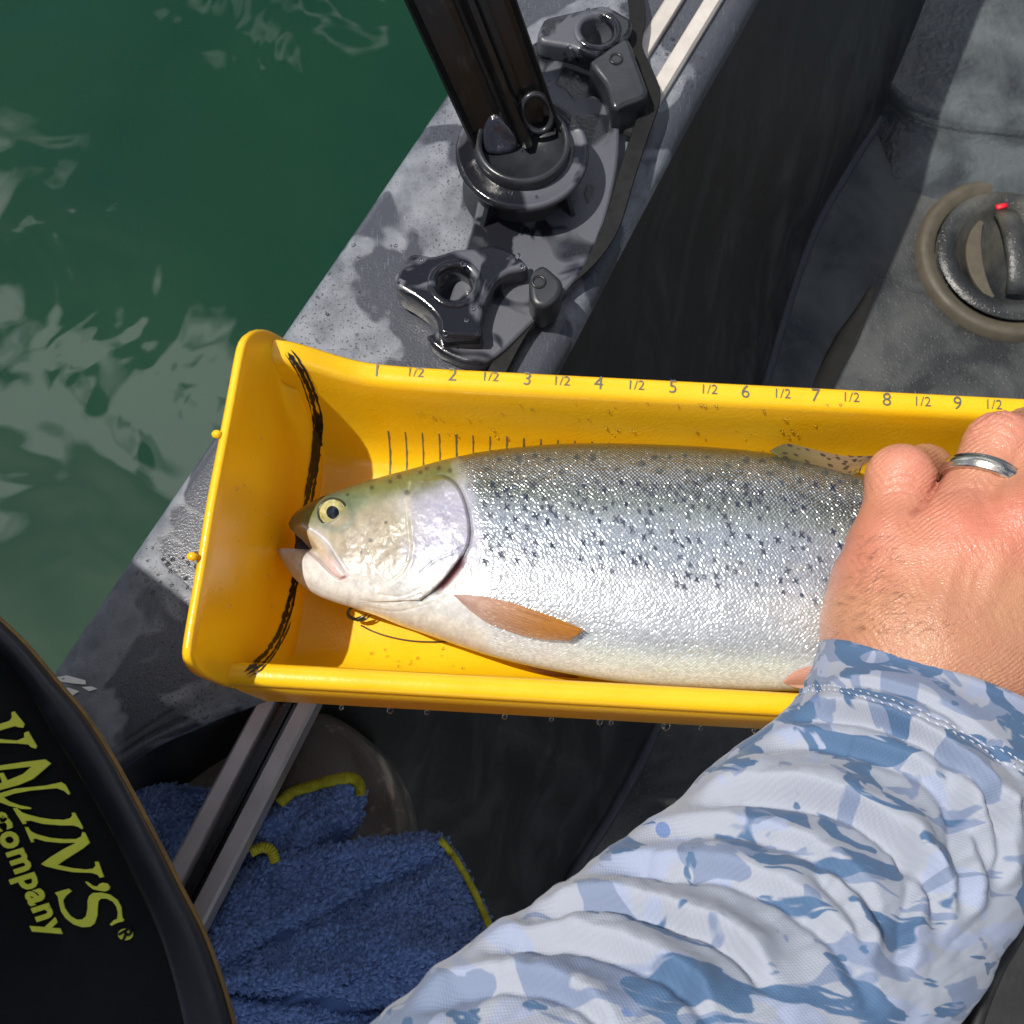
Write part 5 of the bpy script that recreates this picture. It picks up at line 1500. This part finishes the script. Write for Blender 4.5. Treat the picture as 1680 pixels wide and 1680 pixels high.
# ------------------------------------------------------------------ blue microfibre towel
t = Mat('blue_microfibre', rough=0.9, spec=.15)
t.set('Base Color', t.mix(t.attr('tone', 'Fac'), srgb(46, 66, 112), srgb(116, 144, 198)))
t.set('Sheen Weight', .5); t.set('Sheen Roughness', .5); t.b.inputs['Sheen Tint'].default_value = (.5, .65, 1, 1)
M_tow = t.m
M_hem = plain('yellow_hem_thread', srgb(176, 172, 40), .8, var=.25, scale=400, bumpst=.4)
towel = thing('towel', 'rumpled blue microfibre towel with yellow hem bunched below the tray', 'towel', W(560, 1560, -.06))
tr_ = np.random.default_rng(44)
def cloth(poly, zf, dens, seed, hem=None, hl=1.0):
    """a thick piece of pile cloth: closed cushion body plus standing loops"""
    poly = closed_spline(poly, 140)
    cx, cy = poly.mean(0)
    rows_px = [poly * (1 - f) + np.array([cx, cy]) * f for f in (0, .012, .03, .06, .1, .16, .24, .34, .46, .6, .76, .92)]
    hz = [0, .0028, .0042, .005, .0052, .0053, .0054, .0055, .0056, .0057, .0058, .0058]
    R = [W(p[:, 0], p[:, 1], zf(p[:, 0], p[:, 1]) + h - .002) for p, h in zip(rows_px, hz)]
    bot = W(rows_px[0][:, 0], rows_px[0][:, 1], zf(rows_px[0][:, 0], rows_px[0][:, 1]) - .008)
    G_ = np.stack([bot] + R, 0)
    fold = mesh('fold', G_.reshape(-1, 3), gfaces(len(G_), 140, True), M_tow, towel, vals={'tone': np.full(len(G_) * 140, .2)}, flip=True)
    x0, y0 = poly.min(0); x1, y1 = poly.max(0)
    n = int((x1 - x0) * (y1 - y0) * dens)
    x = tr_.uniform(x0, x1, n); y = tr_.uniform(y0, y1, n)
    m = in_poly(x, y, poly) & (y < 1760); x, y = x[m], y[m]; n = len(x)
    d, _, _ = seg_dist(x, y, np.vstack([poly, poly[:1]]))
    hh = np.interp(d, [0, 6, 16, 40], [.001, .0035, .005, .0056])
    z = zf(x, y) + hh - .0025
    B0 = W(x, y, z)
    a = tr_.uniform(0, 2 * PI, n) * .35 + 3.5 * fbm(x * .008, y * .008, seed, 3)
    lean = tr_.uniform(.3, 1.1, n); L = tr_.uniform(.0018, .0032, n) * hl
    dirh = np.stack([np.cos(a), np.sin(a), np.zeros(n)], 1)
    axis = dirh * lean[:, None] + [0, 0, .9]; axis /= np.linalg.norm(axis, axis=1)[:, None]
    side = np.cross(axis, dirh + [.01, .02, 0]); side /= np.linalg.norm(side, axis=1)[:, None] + 1e-9
    o2 = np.cross(axis, side)
    r = tr_.uniform(.0005, .0009, n)
    V, tone = [], []
    t0 = tr_.uniform(0, 1, n)
    for lv, (f, rs_) in enumerate(((0, .8), (.55, 1.1), (.9, .8))):
        for k in range(4):
            an_ = k * PI / 2
            droop = -(f ** 2) * .0008
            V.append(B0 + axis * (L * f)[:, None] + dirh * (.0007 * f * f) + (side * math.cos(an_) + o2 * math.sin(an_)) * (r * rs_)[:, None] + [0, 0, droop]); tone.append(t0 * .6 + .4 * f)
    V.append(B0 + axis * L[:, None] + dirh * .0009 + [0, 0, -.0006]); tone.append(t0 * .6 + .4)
    V = np.stack(V, 1); tone = np.stack(tone, 1)
    f4 = []
    for lv in range(2):
        for k in range(4): f4.append((lv * 4 + k, lv * 4 + (k + 1) % 4, lv * 4 + 4 + (k + 1) % 4, lv * 4 + 4 + k))
    for k in range(0, 4, 2): f4.append((8 + k, 8 + k + 1, 12, 12)) if False else None
    f4 += [(8, 9, 10, 12), (10, 11, 8, 12)]
    F = (np.arange(n)[:, None, None] * 13 + np.array(f4)[None]).reshape(-1, 4)
    o = mesh('pile', V.reshape(-1, 3), F, M_tow, fold, vals={'tone': tone.ravel()}); o['kind'] = 'stuff'
    if hem is not None:
        hs_ = spline(hem[0], 90)
        hp = W(hs_[:, 0], hs_[:, 1], zf(hs_[:, 0], hs_[:, 1]) + hem[1])
        T_, N_, B_2 = frame_along(hp)
        k_ = np.arange(90)
        V, F = sweep_vf(spline(hp, 400), circ(hem[2], 8, hem[2] * .8), 1 + .16 * np.sin(np.arange(400) * 1.9))
        mesh('hem', V, F, M_hem, fold)
z_main = lambda x, y: -.045 + .006 * smooth(1420, 1560, y) * (1 - smooth(1600, 1680, y)) + .008 * smooth(520, 380, x) * 0 + .008 * fbm(np.asarray(x) * .008, np.asarray(y) * .008, 66, 3) - .007 * np.exp(-((np.asarray(y) - 1650 - .12 * (np.asarray(x) - 560)) / 14.) ** 2) - .004 * np.exp(-((np.asarray(y) - 1560 + .5 * (np.asarray(x) - 420)) / 16.) ** 2) - .006 * smooth(700, 800, x)
cloth([(345, 1500), (385, 1440), (440, 1408), (500, 1394), (560, 1384), (640, 1376), (715, 1372), (735, 1386), (760, 1425), (785, 1475), (806, 1525), (806, 1570), (780, 1640), (740, 1760), (500, 1780), (330, 1770), (310, 1640)], z_main, .115, 71, ([(722, 1378), (742, 1402), (766, 1440), (788, 1485), (805, 1528), (806, 1562)], .0046, .0013))
z_b = lambda x, y: -.050 - .004 * smooth(1340, 1420, y) + .008 * fbm(np.asarray(x) * .014, np.asarray(y) * .012, 68, 3)
cloth([(196, 1306), (240, 1288), (300, 1290), (350, 1300), (380, 1330), (370, 1400), (330, 1450), (270, 1440), (220, 1380)], z_b, .115, 72)
cloth([(450, 1330), (480, 1304), (530, 1290), (572, 1280), (596, 1300), (590, 1340), (560, 1382), (500, 1402), (430, 1415), (400, 1440), (380, 1400), (410, 1360)], z_b, .115, 73, ([(458, 1318), (478, 1300), (510, 1290), (545, 1281), (572, 1276), (588, 1284), (592, 1305)], .0042, .0021))
hs_ = spline([(412, 1398), (430, 1390), (445, 1396), (452, 1416)], 60)
V, F = sweep_vf(W(hs_[:, 0], hs_[:, 1], -.043), circ(.0020, 8), 1 + .12 * np.sin(np.arange(60) * 1.4)); mesh('hem', V, F, M_hem, towel)

# beads of water on the weathered gunwale and on the tray
dr_ = np.random.default_rng(8)
px_ = np.r_[dr_.normal(285, 26, 26), dr_.normal(590, 60, 22), dr_.normal(1105, 10, 4)]; py_ = np.r_[dr_.normal(925, 22, 26), dr_.normal(440, 60, 22), dr_.normal(95, 20, 4)]
ok = (px_ > 212 + (910 - py_) * .68 + 12)
pp = hits(GB, px_[ok], py_[ok], 0, -.02)
drops('water_drops', list(pp), list(dr_.uniform(.0004, .0012, len(pp))), kayak, .4)
tx, ty = dr_.uniform(620, 1380, 46), dr_.uniform(660, 722, 46)
tx = np.r_[tx, dr_.uniform(360, 450, 14), dr_.uniform(600, 760, 14)]; ty = np.r_[ty, dr_.uniform(700, 1050, 14), dr_.uniform(1062, 1100, 14)]
pp = hits(TB, tx, ty, 0)
drops('water_drops', list(pp), list(dr_.uniform(.0003, .0009, len(pp))), tray, .45)
